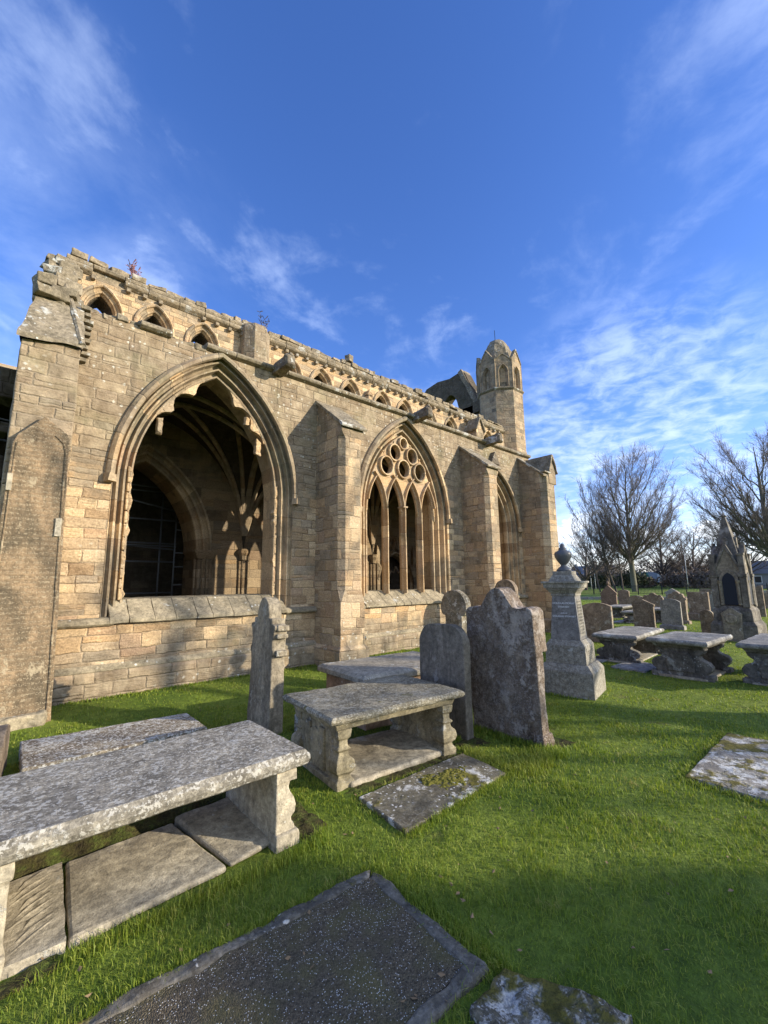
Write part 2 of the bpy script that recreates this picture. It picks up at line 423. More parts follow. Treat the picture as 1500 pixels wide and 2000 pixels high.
M['mould'] = ashlar('moulded stone', w=0.46, mode='uv', grime=[(0, .15), (.28, .2), (.40, .38), (.58, .68), (.7, .3), (1, .4)], lichen=0.5, bumpd=0.015)
M['rib'] = ashlar('vault rib stone', w=0.4, mode='uv', val=0.95, grime=[(0, .1), (.3, .2), (.5, .5), (1, .5)], lichen=0, bumpd=0.012)  # ribs and arches toned paler so they look lit
M['trac'] = ashlar('tracery stone', w=0.55, mode='uv', val=1.02, grime=[(0, .1), (.3, .1), (.45, .18), (.6, .3), (1, .4)], lichen=0.15, bumpd=0.014)
M['cap'] = gravestone('weathered coping stone', (.17, .145, .10), (.27, .23, .165), la=0.35, lscale=5, spots=0.5, bumpd=0.02)
M['sill'] = gravestone('sill stone', (.22, .19, .13), (.34, .29, .20), la=0.1, lscale=4, spots=0.45, bumpd=0.015)
M['gargoyle'] = gravestone('gargoyle stone', (.12, .10, .075), (.22, .185, .135), la=0.2, lscale=6, spots=0.2, bumpd=0.02)
M['leanslab'] = gravestone('inscribed slab stone', (.12, .095, .062), (.31, .22, .13), lich=(.46, .38, .25), la=0.22, lscale=12, spots=0.0, streak=0.6, letters=0.9, drip=0.3, bumpd=0.012)
M['t1top'] = gravestone('lichened table slab', (.17, .155, .125), (.31, .285, .23), lich=(.50, .485, .43), la=0.2, lscale=18, spots=0.8, speck=0.62, bumpd=0.012)
M['t1leg'] = gravestone('pale sandstone leg', (.33, .29, .215), (.46, .41, .305), la=0.15, lscale=9, spots=0.2, drip=0.25, bumpd=0.014)
M['paving'] = gravestone('worn base slab', (.27, .235, .17), (.40, .355, .265), lich=(.5, .48, .42), la=0.08, lscale=5, spots=0.05, bumpd=0.014)
M['tooled'] = gravestone('tooled base block', (.25, .24, .13), (.40, .35, .22), la=0.1, lscale=3, spots=0.1, bumpd=0.03)
M['t2'] = gravestone('yellowish table tomb stone', (.19, .165, .105), (.37, .32, .21), lich=(.50, .48, .40), la=0.34, lscale=16, spots=0.6, drip=0.25, bumpd=0.018)
M['t2top'] = gravestone('mottled table slab', (.15, .135, .095), (.30, .265, .185), lich=(.46, .44, .36), la=0.2, lscale=18, spots=0.9, speck=0.5, moss=0.1, bumpd=0.014)
M['chest'] = gravestone('chest tomb slab', (.25, .225, .175), (.37, .335, .265), la=0.3, lscale=14, spots=0.4, bumpd=0.014)
M['pink'] = gravestone('pinkish chest stone', (.33, .22, .15), (.42, .29, .20), la=0.05, lscale=5, spots=0.05, bumpd=0.01)
M['tall'] = gravestone('old grey brown headstone', (.17, .145, .105), (.33, .285, .205), lich=(.48, .46, .38), la=0.25, lscale=10, streak=0.88, spots=0.15, drip=0.4, bumpd=0.02)
M['big'] = gravestone('purple brown headstone', (.135, .10, .072), (.24, .19, .142), lich=(.43, .37, .31), la=0.74, lscale=15, streak=0.45, spots=0.55, drip=0.2, speck=0.3, bumpd=0.022)
M['round'] = gravestone('grey headstone', (.135, .12, .096), (.215, .188, .15), lich=(.36, .33, .28), la=0.38, lscale=7, streak=0.88, spots=0.1, drip=0.4, bumpd=0.014)
M['disc'] = gravestone('dark disc headstone', (.13, .115, .082), (.29, .25, .18), lich=(.6, .58, .5), la=0.42, lscale=13, spots=0.45, bumpd=0.018)
M['plainhs'] = gravestone('brown sandstone headstone', (.18, .14, .10), (.29, .23, .165), lich=(.46, .44, .36), la=0.3, lscale=10, spots=0.2, drip=0.3, bumpd=0.014)
M['palehs'] = gravestone('grey granite headstone', (.22, .21, .19), (.30, .285, .25), la=0.1, lscale=6, spots=0.05, bumpd=0.006)
M['redhs'] = gravestone('red sandstone headstone', (.165, .115, .088), (.235, .17, .125), la=0.1, lscale=6, spots=0.05, drip=0.2, bumpd=0.01)
M['granite'] = gravestone('grey granite', (.18, .17, .155), (.235, .225, .205), la=0.0, spots=0.0, drip=0.12, speck=0.25, lich=(.27,.26,.24), bumpd=0.003, rough=0.7)
M['granite2'] = gravestone('granite base', (.205, .188, .15), (.285, .262, .21), la=0.1, lscale=12, spots=0.1, drip=0.25, speck=0.25, bumpd=0.006)
M['urn'] = plain('polished granite urn', (.10, .105, .11), rough=0.28, nscale=40)
M['letter'] = plain('painted lettering', (.75, .75, .74), rough=0.7)
M['darktable'] = gravestone('sooty table tomb', (.085, .078, .066), (.19, .175, .15), lich=(.42, .42, .38), la=0.40, lscale=8, spots=0.3, drip=0.4, bumpd=0.016)
M['darktop'] = gravestone('grey table tomb slab', (.19, .185, .17), (.30, .285, .25), lich=(.52, .52, .48), la=0.32, lscale=9, spots=0.3, bumpd=0.010)
M['ledger1'] = gravestone('dark lichened ledger', (.085, .075, .052), (.17, .15, .10), lich=(.66, .65, .60), la=0.50, lscale=9, spots=0.95, speck=0.08, moss=0.42, bumpd=0.012)
M['ledger0'] = gravestone('whitish lichened ledger', (.18, .145, .105), (.33, .28, .20), lich=(.66, .64, .57), la=0.62, lscale=12, spots=0.7, speck=0.8, bumpd=0.014)
M['ledgerR'] = gravestone('mossy ledger', (.17, .155, .13), (.28, .26, .22), lich=(.62, .62, .58), la=0.75, lscale=13, spots=0.4, moss=1.0, bumpd=0.016)
M['ledgerB'] = gravestone('grey far ledger', (.19, .19, .19), (.31, .305, .295), lich=(.5, .51, .5), la=0.4, lscale=6, spots=0.3, bumpd=0.010)
M['ledgerrim'] = gravestone('ledger rim', (.085, .076, .06), (.165, .15, .122), lich=(.56, .54, .48), la=0.12, lscale=7, spots=0.7, moss=0.35, speck=0.08, bumpd=0.014)
M['lichenrock'] = gravestone('lichen crusted stone', (.10, .09, .06), (.2, .18, .13), lich=(.60, .58, .53), la=0.66, lscale=15, spots=0.5, moss=0.85, speck=0.4, bumpd=0.03)
M['spire'] = gravestone('smoky sandstone monument', (.115, .103, .085), (.21, .19, .155), lich=(.34, .32, .28), la=0.3, lscale=9, spots=0.15, drip=0.4, bumpd=0.014)
M['spirepale'] = gravestone('paler sandstone monument', (.20, .17, .125), (.29, .25, .185), la=0.1, lscale=5, spots=0.05, drip=0.3, bumpd=0.012)
M['slate'] = plain('blue black inscription panel', (.012, .017, .028), rough=0.55, nscale=30)
M['steel'] = plain('galvanised tube', (.20, .21, .22), rough=0.45, metal=0.6, nscale=60)
M['iron'] = plain('black iron', (.02, .022, .022), rough=0.6)
M['bark'] = plain('grey green bark', (.15, .145, .105), rough=0.95, nscale=6, var=0.45, bumpd=0.05)
M['twig'] = plain('brown twigs', (.125, .105, .09), rough=0.95, nscale=3, var=0.35)
M['twigdark'] = plain('dark twigs', (.10, .082, .068), rough=0.95, nscale=3, var=0.35)
M['ivy'] = plain('dark evergreen leaf', (.035, .045, .024), rough=0.8, nscale=3, var=0.5)
M['pinkplant'] = plain('reddish dry stems', (.30, .16, .17), rough=0.9)
M['render'] = plain('pale house wall', (.22, .22, .22), rough=0.9, nscale=2)
M['roof'] = plain('slate roof', (.14, .15, .17), rough=0.7, nscale=8)
M['glass'] = plain('dark window glass', (.03, .035, .04), rough=0.1, nscale=1)
M['white'] = plain('white painted', (.62, .63, .62), rough=0.6, nscale=3, var=0.1)
M['teal'] = plain('green side panel', (.10, .30, .24), rough=0.5, nscale=3, var=0.1)
M['greypanel'] = plain('grey panel', (.30, .33, .38), rough=0.5, nscale=2, var=0.15)
M['rubber'] = plain('black tyre', (.02, .02, .02), rough=0.9)
M['mossclump'] = plain('moss', (.13, .12, .02), rough=1.0, nscale=40, var=0.6, bumpd=0.02)
M['hedgegreen'] = plain('dull green leaf', (.06, .07, .038), rough=0.9, nscale=2, var=0.5)
M['hedge'] = plain('brown winter hedge', (.21, .165, .125), rough=1.0, nscale=1.2, var=0.5)

def grass_mat():
    m, t, bs = new_mat('grass blades')
    geo = t.new('ShaderNodeNewGeometry'); pos = geo.outputs['Position']
    r = geo.outputs['Random Per Island']
    n = t.noise(pos, 1.1, 4, 0.6); n2 = t.noise(pos, 0.25, 2)
    c = t.ramp(t.add(t.mul(r, 0.55), t.mul(n, 0.5)), [(0.12, (.07, .125, .014)), (0.40, (.16, .235, .024)), (0.66, (.27, .325, .040)), (0.86, (.37, .36, .085)), (1.0, (.48, .38, .18))])
    c = t.mix(t.mul(t.step(n2, 0.48, 0.68), 0.40), c, (.25, .25, .06))
    n4 = t.noise(pos, 0.8, 3, 0.6)
    c = t.mix(t.mul(t.step(n4, 0.56, 0.70), 0.45), c, (.085, .15, .022))
    c = t.mix(t.mul(t.mul(t.step(t.noise(pos, 1.7, 4, 0.6), 0.60, 0.70), t.step(r, 0.45, 0.6)), 0.75), c, (.36, .27, .13))
    t.put(bs.inputs['Base Color'], c); bs.inputs['Roughness'].default_value = 0.55
    bs.inputs['Specular IOR Level'].default_value = 0.3
    tr = t.new('ShaderNodeBsdfTranslucent'); t.put(tr.inputs[0], t.mix(1.0, c, (1.2, 1.25, 0.5), 'MULTIPLY'))
    mx = t.new('ShaderNodeMixShader'); mx.inputs[0].default_value = 0.35
    out = [q for q in t.n if q.type == 'OUTPUT_MATERIAL'][0]
    t.l.new(bs.outputs[0], mx.inputs[1]); t.l.new(tr.outputs[0], mx.inputs[2]); t.l.new(mx.outputs[0], out.inputs[0])
    return m
M['grass'] = grass_mat()

def ground_mat():
    m, t, bs = new_mat('turf')
    geo = t.new('ShaderNodeNewGeometry'); pos = geo.outputs['Position']
    n = t.noise(pos, 0.35, 4, 0.6); f = t.noise(pos, 9.0, 5, 0.7); ff = t.noise(pos, 60, 3, 0.7)
    c = t.mix(t.step(n, 0.35, 0.65), (.095, .155, .018), (.19, .245, .034))
    c = t.mix(1.0, c, t.ramp(f, [(0.3, (.55, .6, .5)), (0.7, (1.35, 1.3, 1.2))]), 'MULTIPLY')
    c = t.mix(t.mul(t.step(t.noise(pos, 2.0, 4), 0.6, 0.74), 0.5), c, (.15, .13, .045))
    t.put(bs.inputs['Base Color'], c); bs.inputs['Roughness'].default_value = 0.95
    t.put(bs.inputs['Normal'], t.bump(t.add(f, t.mul(ff, 0.6)), 1.0, 0.05))
    return m
M['turf'] = ground_mat()

def gravel_mat():
    m, t, bs = new_mat('dark fine gravel')
    geo = t.new('ShaderNodeNewGeometry'); pos = geo.outputs['Position']
    v = t.voro(pos, 130, out='Color'); vd = t.voro(pos, 130)
    a, b, cc = t.sep(v); n = t.noise(pos, 3.5, 4, 0.6)
    c = t.mix(a, (.055, .044, .028), (.16, .13, .085))
    c = t.mix(t.mul(t.step(n, 0.42, 0.66), 0.7), c, (.13, .115, .045))
    gl = t.mul(t.math('GREATER_THAN', t.add(b, t.mul(t.sub(t.noise(pos, 5.0, 3), 0.5), 0.5)), 0.86), t.sub(1, t.step(vd, 0.25, 0.45)))
    c = t.mix(gl, c, (.66, .65, .62))
    t.put(bs.inputs['Base Color'], c)
    t.put(bs.inputs['Roughness'], t.fmix(gl, 0.85, 0.25))
    t.put(bs.inputs['Normal'], t.bump(t.sub(1, vd), 0.9, 0.012))
    return m
M['gravel'] = gravel_mat()
# ------------------------------------------------------------------ ground
def ground_h(x, y):
    d = math.hypot(x, y)
    h = 0.022 * noise.noise(Vector((x * 0.55, y * 0.55, 0.3))) + 0.010 * noise.noise(Vector((x * 2.1, y * 2.1, 4.0)))
    t = min(1, max(0, (y - 7.3) / 1.4)); w = 1 if x < 17 else max(0, 1 - (x - 17) / 4)
    h += 0.11 * t * t * (3 - 2 * t) * w
    if d > 30: h += 0.25 * noise.noise(Vector((x * 0.03, y * 0.03, 1.0))) * min(1, (d - 30) / 60)
    return h
def make_ground():
    def axis(lo, hi):
        a = list(np.arange(-2.0, 14.0, 0.22)); s = 0.22; v = a[-1]
        while v < hi: s *= 1.13; v += s; a.append(v)
        s = 0.22; v = a[0]; b = []
        while v > lo: s *= 1.16; v -= s; b.append(v)
        return b[::-1] + a
    xs = axis(-500, 900); ys = axis(-500, 900)
    mb = MB(); nx = len(xs)
    mb.v = [(x, y, ground_h(x, y)) for y in ys for x in xs]
    mb.f = [(j * nx + i, j * nx + i + 1, (j + 1) * nx + i + 1, (j + 1) * nx + i) for j in range(len(ys) - 1) for i in range(nx - 1)]
    mb.uv = [None] * len(mb.f)
    o = mb.build('ground', M['turf'], smooth=True); tag(o, 'short green turf of the graveyard', kind='structure')
make_ground()

# ------------------------------------------------------------------ pointed-arch tools
def arch_curve(cx, zs, zsp, a, R, o, n=20, jamb=True):
    """points (x, z) of a two-centred arch of half width a and radius R, offset outwards by o"""
    cL = cx - a + R; Ro = R + o
    th = math.acos(-(R - a) / Ro)
    pts = []
    if jamb:
        for k in range(5): pts.append((cx - a - o, zs + (zsp - zs) * k / 5))
    for k in range(n + 1):
        t = math.pi + (th - math.pi) * k / n
        pts.append((cL + Ro * math.cos(t), zsp + Ro * math.sin(t)))
    return pts + [(2 * cx - x, z) for x, z in pts[-2::-1]]
def curve_len(p):
    L = [0]
    for a, b in zip(p, p[1:]): L.append(L[-1] + math.hypot(b[0] - a[0], b[1] - a[1]))
    return L
def arch_loft(mb, cx, zs, zsp, a, R, prof, n=20, jamb=True, closed=False, wob=0.0, seed=0):
    curves = [arch_curve(cx, zs, zsp, a, R, o, n, jamb) for o, y in prof]
    L = curve_len(curves[0]); m = len(L); rnd = random.Random(seed)
    rings = []
    for i in range(m):
        d = (rnd.random() - .5) * wob
        rings.append([(c[i][0] + d, y, c[i][1] + d) for c, (o, y) in zip(curves, prof)])
    mb.loft(rings, closed, caps=closed, uvfn=lambda j, i: (L[j] + 0.02 * seed, i * 0.05))
def arch_wall(mb, x0, x1, z0, z1, ya, yb, ops, n=20):
    """wall slab between y = ya and yb with arched openings (cx, sill, spring, a, R, o)"""
    ops = sorted(ops)
    def rect(xa, xb, za, zb):
        for y in (ya, yb): mb.add([(xa, y, za), (xb, y, za), (xb, y, zb), (xa, y, zb)], [(0, 1, 2, 3)])
    cur = x0
    for cx, zs, zsp, a, R, o in ops:
        xl, xr = cx - a - o, cx + a + o
        rect(cur, xl, z0, z1); rect(xl, xr, z0, zs)
        p = arch_curve(cx, zs, zsp, a, R, o, n, False)
        for (xa, za), (xb, zb) in zip(p, p[1:]):
            for y in (ya, yb): mb.add([(xa, y, za), (xb, y, zb), (xb, y, z1), (xa, y, z1)], [(0, 1, 2, 3)])
        q = [(xl, zs)] + p + [(xr, zs)]
        for (xa, za), (xb, zb) in zip(q, q[1:]): mb.add([(xa, ya, za), (xb, ya, zb), (xb, yb, zb), (xa, yb, za)], [(0, 1, 2, 3)])
        mb.add([(xl, ya, zs), (xr, ya, zs), (xr, yb, zs), (xl, yb, zs)], [(0, 1, 2, 3)])
        cur = xr
    rect(cur, x1, z0, z1)
    for z in (z0, z1): mb.add([(x0, ya, z), (x1, ya, z), (x1, yb, z), (x0, yb, z)], [(0, 1, 2, 3)])
    for x in (x0, x1): mb.add([(x, ya, z0), (x, yb, z0), (x, yb, z1), (x, ya, z1)], [(0, 1, 2, 3)])

# ------------------------------------------------------------------ the cathedral ruin
YW = 9.06                                        # face of the aisle wall
CATH = empty('cathedral_ruin', (0, 0, 0), 'roofless ruined cathedral of golden sandstone with traceried windows and a turret', 'ruin')
W1 = dict(cx=3.35, zs=1.40, zsp=3.98, a=1.53, R=2.98)
W2 = dict(cx=9.08, zs=1.40, zsp=3.98, a=1.40, R=2.87)
W3 = dict(cx=13.75, zs=1.40, zsp=3.98, a=1.05, R=1.96)
BX = (5.875, 11.75)                              # buttress left faces
BW = 0.69

def aisle():
    mb = MB()
    arch_wall(mb, 0.80, 16.4, -0.3, 7.04, YW, YW + 0.9, [(w['cx'], w['zs'], w['zsp'], w['a'], w['R'], 0.34 if w is W1 else 0.44) for w in (W1, W2, W3)])
    w = mb.build('aisle_wall', M['wall'], CATH)
    # plinth courses
    mb = MB()
    segs = [(0.78, BX[0]), (BX[0] + BW, BX[1]), (BX[1] + BW, 15.5)]
    for xa, xb in segs:
        mb.prism([(YW + .1, -.3), (8.93, -.3), (8.93, .50), (8.97, .56), (9.025, .60), (9.025, 1.30), (YW + .1, 1.30)], 'x', xa, xb)
    mb.build('plinth', M['wall'], CATH, bevel=0.012, seg=1)
    mb = MB()
    sill_spans = [(W1['cx'] - 1.66, W1['cx'] + 1.72), (W2['cx'] - 1.70, W2['cx'] + 1.70), (W3['cx'] - 1.3, W3['cx'] + 1.3)]
    prof = [(YW + .05, 1.45), (9.0, 1.43), (8.94, 1.385), (8.935, 1.33), (8.98, 1.295), (YW + .05, 1.29)]
    for (xa, xb), (sa, sb) in zip(segs, sill_spans):
        for a, b in ((xa, sa), (sb, xb)):
            mb = MB(); mb.prism(prof, 'x', a, b); mb.build('string_course', M['sill'], CATH, bevel=0.01, rough=(0.008, 4.0, 0.25))
    # lower weathered offset course
    mb = MB()
    for xa, xb in segs: mb.prism([(9.03, .66), (8.955, .60), (8.95, .555), (8.985, .53), (9.03, .53)], 'x', xa, xb)
    mb.build('base_course', M['sill'], CATH, bevel=0.008, rough=(0.008, 5.0, 0.25))
    # parapet gutter stones
    mb = MB(); rnd = random.Random(4)
    x = 3.0
    while x < 16.35:
        L = min(rnd.uniform(.55, 1.0), 16.4 - x); dz = rnd.uniform(-.008, .008)
        mb.prism([(9.2, 7.02 + dz), (9.03, 7.02 + dz), (8.95, 7.05 + dz), (8.925, 7.10 + dz), (8.95, 7.155 + dz), (9.03, 7.175 + dz), (9.35, 7.19 + dz)], 'x', x, x + L - .008)
        x += L
    mb.build('parapet_coping', M['cap'], CATH, bevel=0.012)
    mb = MB(); mb.prism([(9.2, 7.0), (9.0, 7.0), (8.93, 7.04), (8.93, 7.11), (9.0, 7.16), (9.35, 7.17)], 'x', 1.72, 2.30)
    mb.build('parapet_coping', M['cap'], CATH, bevel=0.012)
    mb = MB(); rnd = random.Random(11)
    for k in range(26):
        x = 0.85 + k * 0.085 + rnd.uniform(-.03, .03)
        mb.stone((x, 9.12 + rnd.random() * .25, 7.04 + rnd.uniform(-.03, .07)), (rnd.uniform(.14, .34), .3, rnd.uniform(.08, .2)), rnd.uniform(-.4, .4), k, .35)
    mb.build('broken_wall_head', M['cap'], CATH, bevel=0.03, rough=(0.03, 5, 0.10))
    # aisle roof and west end
    MB().box(0.80, 16.4, YW + .35, 13.5, 6.93, 7.02).build('aisle_roof', M['cap'], CATH)
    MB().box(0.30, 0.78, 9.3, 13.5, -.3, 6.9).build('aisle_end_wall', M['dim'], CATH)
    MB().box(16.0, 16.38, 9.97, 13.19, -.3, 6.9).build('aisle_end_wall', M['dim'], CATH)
aisle()

WPROF = [(.452, 9.052), (.440, 9.13), (.395, 9.165), (.355, 9.135), (.345, 9.085), (.305, 9.085), (.292, 9.17), (.275, 9.24), (.215, 9.275), (.185, 9.24), (.178, 9.175), (.135, 9.175), (.122, 9.26),
         (.105, 9.34), (.045, 9.35), (.012, 9.26), (-.028, 9.265), (-.04, 9.33), (-.03, 9.42), (.0, 9.46), (.05, 9.50), (.06, 9.97)]
HPROF = [(.44, 9.07), (.405, 9.00), (.425, 8.945), (.485, 8.94), (.545, 9.00), (.555, 9.07)]

def window(w, tracery, seed):
    k, dh = (.75, .10) if w is W1 else (1, 0)
    mb = MB(); arch_loft(mb, prof=[(o * k, y) for o, y in WPROF], seed=seed, wob=0.006, **w)
    win = mb.build('window', M['mould'], CATH)
    mb = MB(); arch_loft(mb, w['cx'], 0, w['zsp'] - .02, w['a'], w['R'], [(o - dh, y) for o, y in HPROF], jamb=False, closed=True, seed=seed + 3, wob=0.008)
    for s in (-1, 1):
        mb.stone((w['cx'] + s * (w['a'] + .485 - dh), 8.985, w['zsp'] - .06), (.17, .17, .17), .5, seed + 2 * s, .3)
    mb.build('hood_mould', M['mould'], win, rough=None)
    mb = MB(); hw = w['a'] + .30 - dh; rnd = random.Random(seed)
    x = w['cx'] - hw
    while x < w['cx'] + hw - .02:
        L = min(rnd.uniform(.28, .46), w['cx'] + hw - x); d = rnd.uniform(-.012, .012)
        mb.prism([(8.93 + d, 1.33), (8.93 + d, 1.40), (9.0, 1.455), (9.335, 1.735), (9.96, 1.75), (9.96, 1.33)], 'x', x, x + L - .006)
        x += L
    mb.build('sill', M['sill'], win, bevel=0.01, rough=(0.010, 5, 0.14))
    return win

def tracery(w, win):
    cx, zsp, a, R = w['cx'], w['zsp'], w['a'] + .02, w['R']
    yc = 9.24
    # pierced head plate: bounded below by the four light heads, round holes in two tiers
    pit = 0.715
    head = arch_curve(cx, 0, zsp, a, R, 0, 24, False)
    low = []
    lw = 0.318; lr = 1.55; ls = 4.02
    for c in (1.5, .5, -.5, -1.5):
        xc = cx + c * pit
        hw = lw if abs(c) < 1 else lw + 0.015
        q = arch_curve(xc, 0, ls, hw, lr, 0, 10, False)[::-1]
        low += q
    outer = head + [(cx + a, zsp - .0)] + low
    circ = [(cx + k * pit * .98, 5.38, .258) for k in (-1, 0, 1)] + [(cx + k * .36, 5.84, .232) for k in (-1, 1)] + [(cx, 6.19, .165)]
    cu = bpy.data.curves.new('plate', 'CURVE'); cu.dimensions = '2D'; cu.fill_mode = 'BOTH'; cu.extrude = 0.04; cu.bevel_depth = 0.02; cu.bevel_resolution = 1
    def spl(pts):
        sp = cu.splines.new('POLY'); sp.points.add(len(pts) - 1)
        for q, p in zip(sp.points, pts): q.co = (p[0], p[1], 0, 1)
        sp.use_cyclic_u = True
    spl(outer)
    for x, z, r in circ:
        # foiled openings
        pts = []
        for k in range(48):
            t = 2 * math.pi * k / 48
            rr = r * (0.93 + 0.07 * abs(math.cos(2 * t)))
            pts.append((x + rr * .92 * math.cos(t), z + rr * 1.1 * math.sin(t)))
        spl(pts)
    for x, z, r in [(cx - 1.04, 5.06, .075), (cx + 1.04, 5.06, .075), (cx - .75, 5.80, .06), (cx + .75, 5.80, .06), (cx - .36, 6.18, .045), (cx + .36, 6.18, .045), (cx - .36, 5.50, .035), (cx + .36, 5.50, .035), (cx, 5.88, .04)]:
        spl([(x + r * math.cos(t), z + 1.5 * r * math.sin(t)) for t in (0.5, 2.6, 4.7)])
    to = bpy.data.objects.new('plate', cu); COL.objects.link(to)
    dg = bpy.context.evaluated_depsgraph_get(); dg.update()
    me = bpy.data.meshes.new_from_object(to.evaluated_get(dg)); bpy.data.objects.remove(to)
    me.materials.clear(); me.materials.append(M['trac2'])
    o = bpy.data.objects.new('tracery', me); COL.objects.link(o)
    o.rotation_euler = (rad(90), 0, 0); o.location = (0, yc + .035, 0); o.parent = win
    # moulded bars: mullions and the arcs they branch into
    def bar(mb, pts, bw, bd, seed):
        L = curve_len(pts); rings = []; n = len(pts)
        sec = [(-1, .25), (-.55, -.25), (-.3, -1), (.3, -1), (.55, -.25), (1, .25), (.5, 1), (-.5, 1)]
        for i, p in enumerate(pts):
            d = Vector(pts[min(i + 1, n - 1)]) - Vector(pts[max(i - 1, 0)]); d.normalize()
            nx, nz = d.y, -d.x
            rings.append([(p[0] + nx * sx * bw, yc + sy * bd, p[1] + nz * sx * bw) for sx, sy in sec])
        mb.loft(rings, True, True, uvfn=lambda j, i: (L[j] + seed * .17, i * .05))
    for k in (-1, 0, 1):
        mb = MB(); x = cx + k * pit
        zt = 4.10 if k else 4.22
        rnd = random.Random(k + 5)
        pts = [(x + rnd.uniform(-.006, .006), 1.66 + (zt - 1.66) * i / 9) for i in range(10)]
        bar(mb, pts, .054, .135, k + 2)
        mb.build('mullion', M['trac'], win)
    mb = MB()
    for k in (-1, 0, 1):
        for s in (-1, 1):
            x = cx + k * pit; zt = 4.08
            r = 1.50; pts = []
            for i in range(9):
                t = 0.78 * i / 8
                pts.append((x + s * (r - r * math.cos(t)), zt + r * math.sin(t)))
            if k * s != 1: # run on straight to the next crossing
                dx, dz = pts[-1][0] - pts[-2][0], pts[-1][1] - pts[-2][1]
                l = math.hypot(dx, dz)
                for i in range(1, 1): pts.append((pts[8][0] + dx / l * .13 * i, pts[8][1] + dz / l * .13 * i))
            bar(mb, pts, .05, .115, k + s)
    for s in (-1, 1):      # half arcs against the jambs
        pts = [(cx + s * (a - .01) - s * (1.5 - 1.5 * math.cos(.05 * i)) , 4.08 + 1.5 * math.sin(.05 * i)) for i in range(3, 15)]
        bar(mb, pts, .045, .10, s + 4)
    for x, z, r in circ:
        n = 28; rings = []
        for i in range(n):
            t = 2 * math.pi * i / n; ce, se = math.cos(t), math.sin(t)
            rings.append([(x + (r * .95 + .034 * math.cos(q)) * ce, yc - .075 + .05 * math.sin(q), z + (r * 1.08 + .034 * math.cos(q)) * se) for q in [2 * math.pi * k / 6 for k in range(6)]])
        rings.append(rings[0])
        mb.loft(rings, True, False, uvfn=lambda j, i: (j * .05 + x, i * .05))
    mb.box(cx - .085, cx + .085, yc - .15, yc + .12, 4.18, 4.225)
    mb.build('tracery_bar', M['trac'], win)

M['trac2'] = ashlar('tracery plate stone', h=0.5, w=0.7, val=1.02, grime=[(0, .1), (.4, .15), (.6, .3), (1, .4)], lichen=0.1, bumpd=0.012)
win1 = window(W1, False, 1); win2 = window(W2, True, 7); win3 = window(W3, False, 13)
tracery(W2, win2)

def broken_tracery():
    # stubs of the lost tracery along the jambs and cusped fringe under the arch of the first window
    w = W1; rnd = random.Random(8)
    mb = MB(); c = arch_curve(w['cx'], w['zs'] + .35, w['zsp'], w['a'], w['R'], 0, 20, True)
    for s in (-1, 1):
        mb = MB(); z = 1.72; k = 0
        while z < 4.1:
            h = rnd.uniform(.16, .38)
            pr = rnd.choice((.012, .03, .05, .065)) if s < 0 else rnd.choice((.01, .02, .045))
            x = w['cx'] + s * w['a']
            mb.prism([(x + s * .05, z), (x - s * pr * .35, z + .01), (x - s * pr, z + h * .5), (x - s * pr * .45, z + h * .9), (x + s * .05, z + h)], 'y', 9.26, 9.42)
            z += h; k += 1
        mb.build('tracery_stub', M['trac2'], win1, bevel=0.015, rough=(0.014, 9, 0.07))
    mb = MB()
    inner = arch_curve(w['cx'], 0, w['zsp'], w['a'], w['R'], 0.02, 40, False); n = len(inner)
    L = curve_len(inner); tot = L[-1]
    for i in range(n - 1):
        if i == n // 2: mb.build('cusping', M['trac2'], win1, rough=(0.014, 9, 0.07)); mb = MB()
        f0, f1 = L[i] / tot, L[i + 1] / tot
        def dep(f, side):
            # scalloped depth of the fringe; gone near the springing and at some breaks
            u = abs(f - .5)
            if u > (.27 if f < .5 else .29) or u < .04: return 0.0
            ph = (u * 9.2) % 1.0
            return 0.05 + 0.20 * (abs(ph - .5) * 2) ** 2.2
        d0, d1 = dep(f0, 0), dep(f1, 0)
        if d0 <= 0 or d1 <= 0: continue
        cx = w['cx']; cz = w['zsp'] + .2
        def inw(p, d, f):
            tx = cx + (0.9 if f < .5 else -0.9); v = Vector((tx - p[0], cz - p[1])); v.normalize(); return (p[0] + v.x * d, p[1] + v.y * d)
        a, b = inner[i], inner[i + 1]; aa, bb = inw(a, d0, f0), inw(b, d1, f1)
        mb.add([(a[0], 9.27, a[1]), (b[0], 9.27, b[1]), (bb[0], 9.28, bb[1]), (aa[0], 9.28, aa[1]),
                (a[0], 9.40, a[1]), (b[0], 9.40, b[1]), (bb[0], 9.39, bb[1]), (aa[0], 9.39, aa[1])],
               [(0, 1, 2, 3), (7, 6, 5, 4), (3, 2, 6, 7), (0, 3, 7, 4), (1, 5, 6, 2)])
    mb.build('cusping', M['trac2'], win1, rough=(0.014, 9, 0.07))
    for x, z, sx, sz in ((2.26, 5.20, .15, .40), (4.40, 5.16, .16, .42), (4.12, 5.74, .14, .22)):
        mb = MB(); mb.stone((x, 9.33, z), (sx, .14, sz), .2, int(x * 100), .45)
        mb.build('cusp_stub', M['trac2'], win1, bevel=0.02, rough=(0.02, 9, 0.06))
broken_tracery()

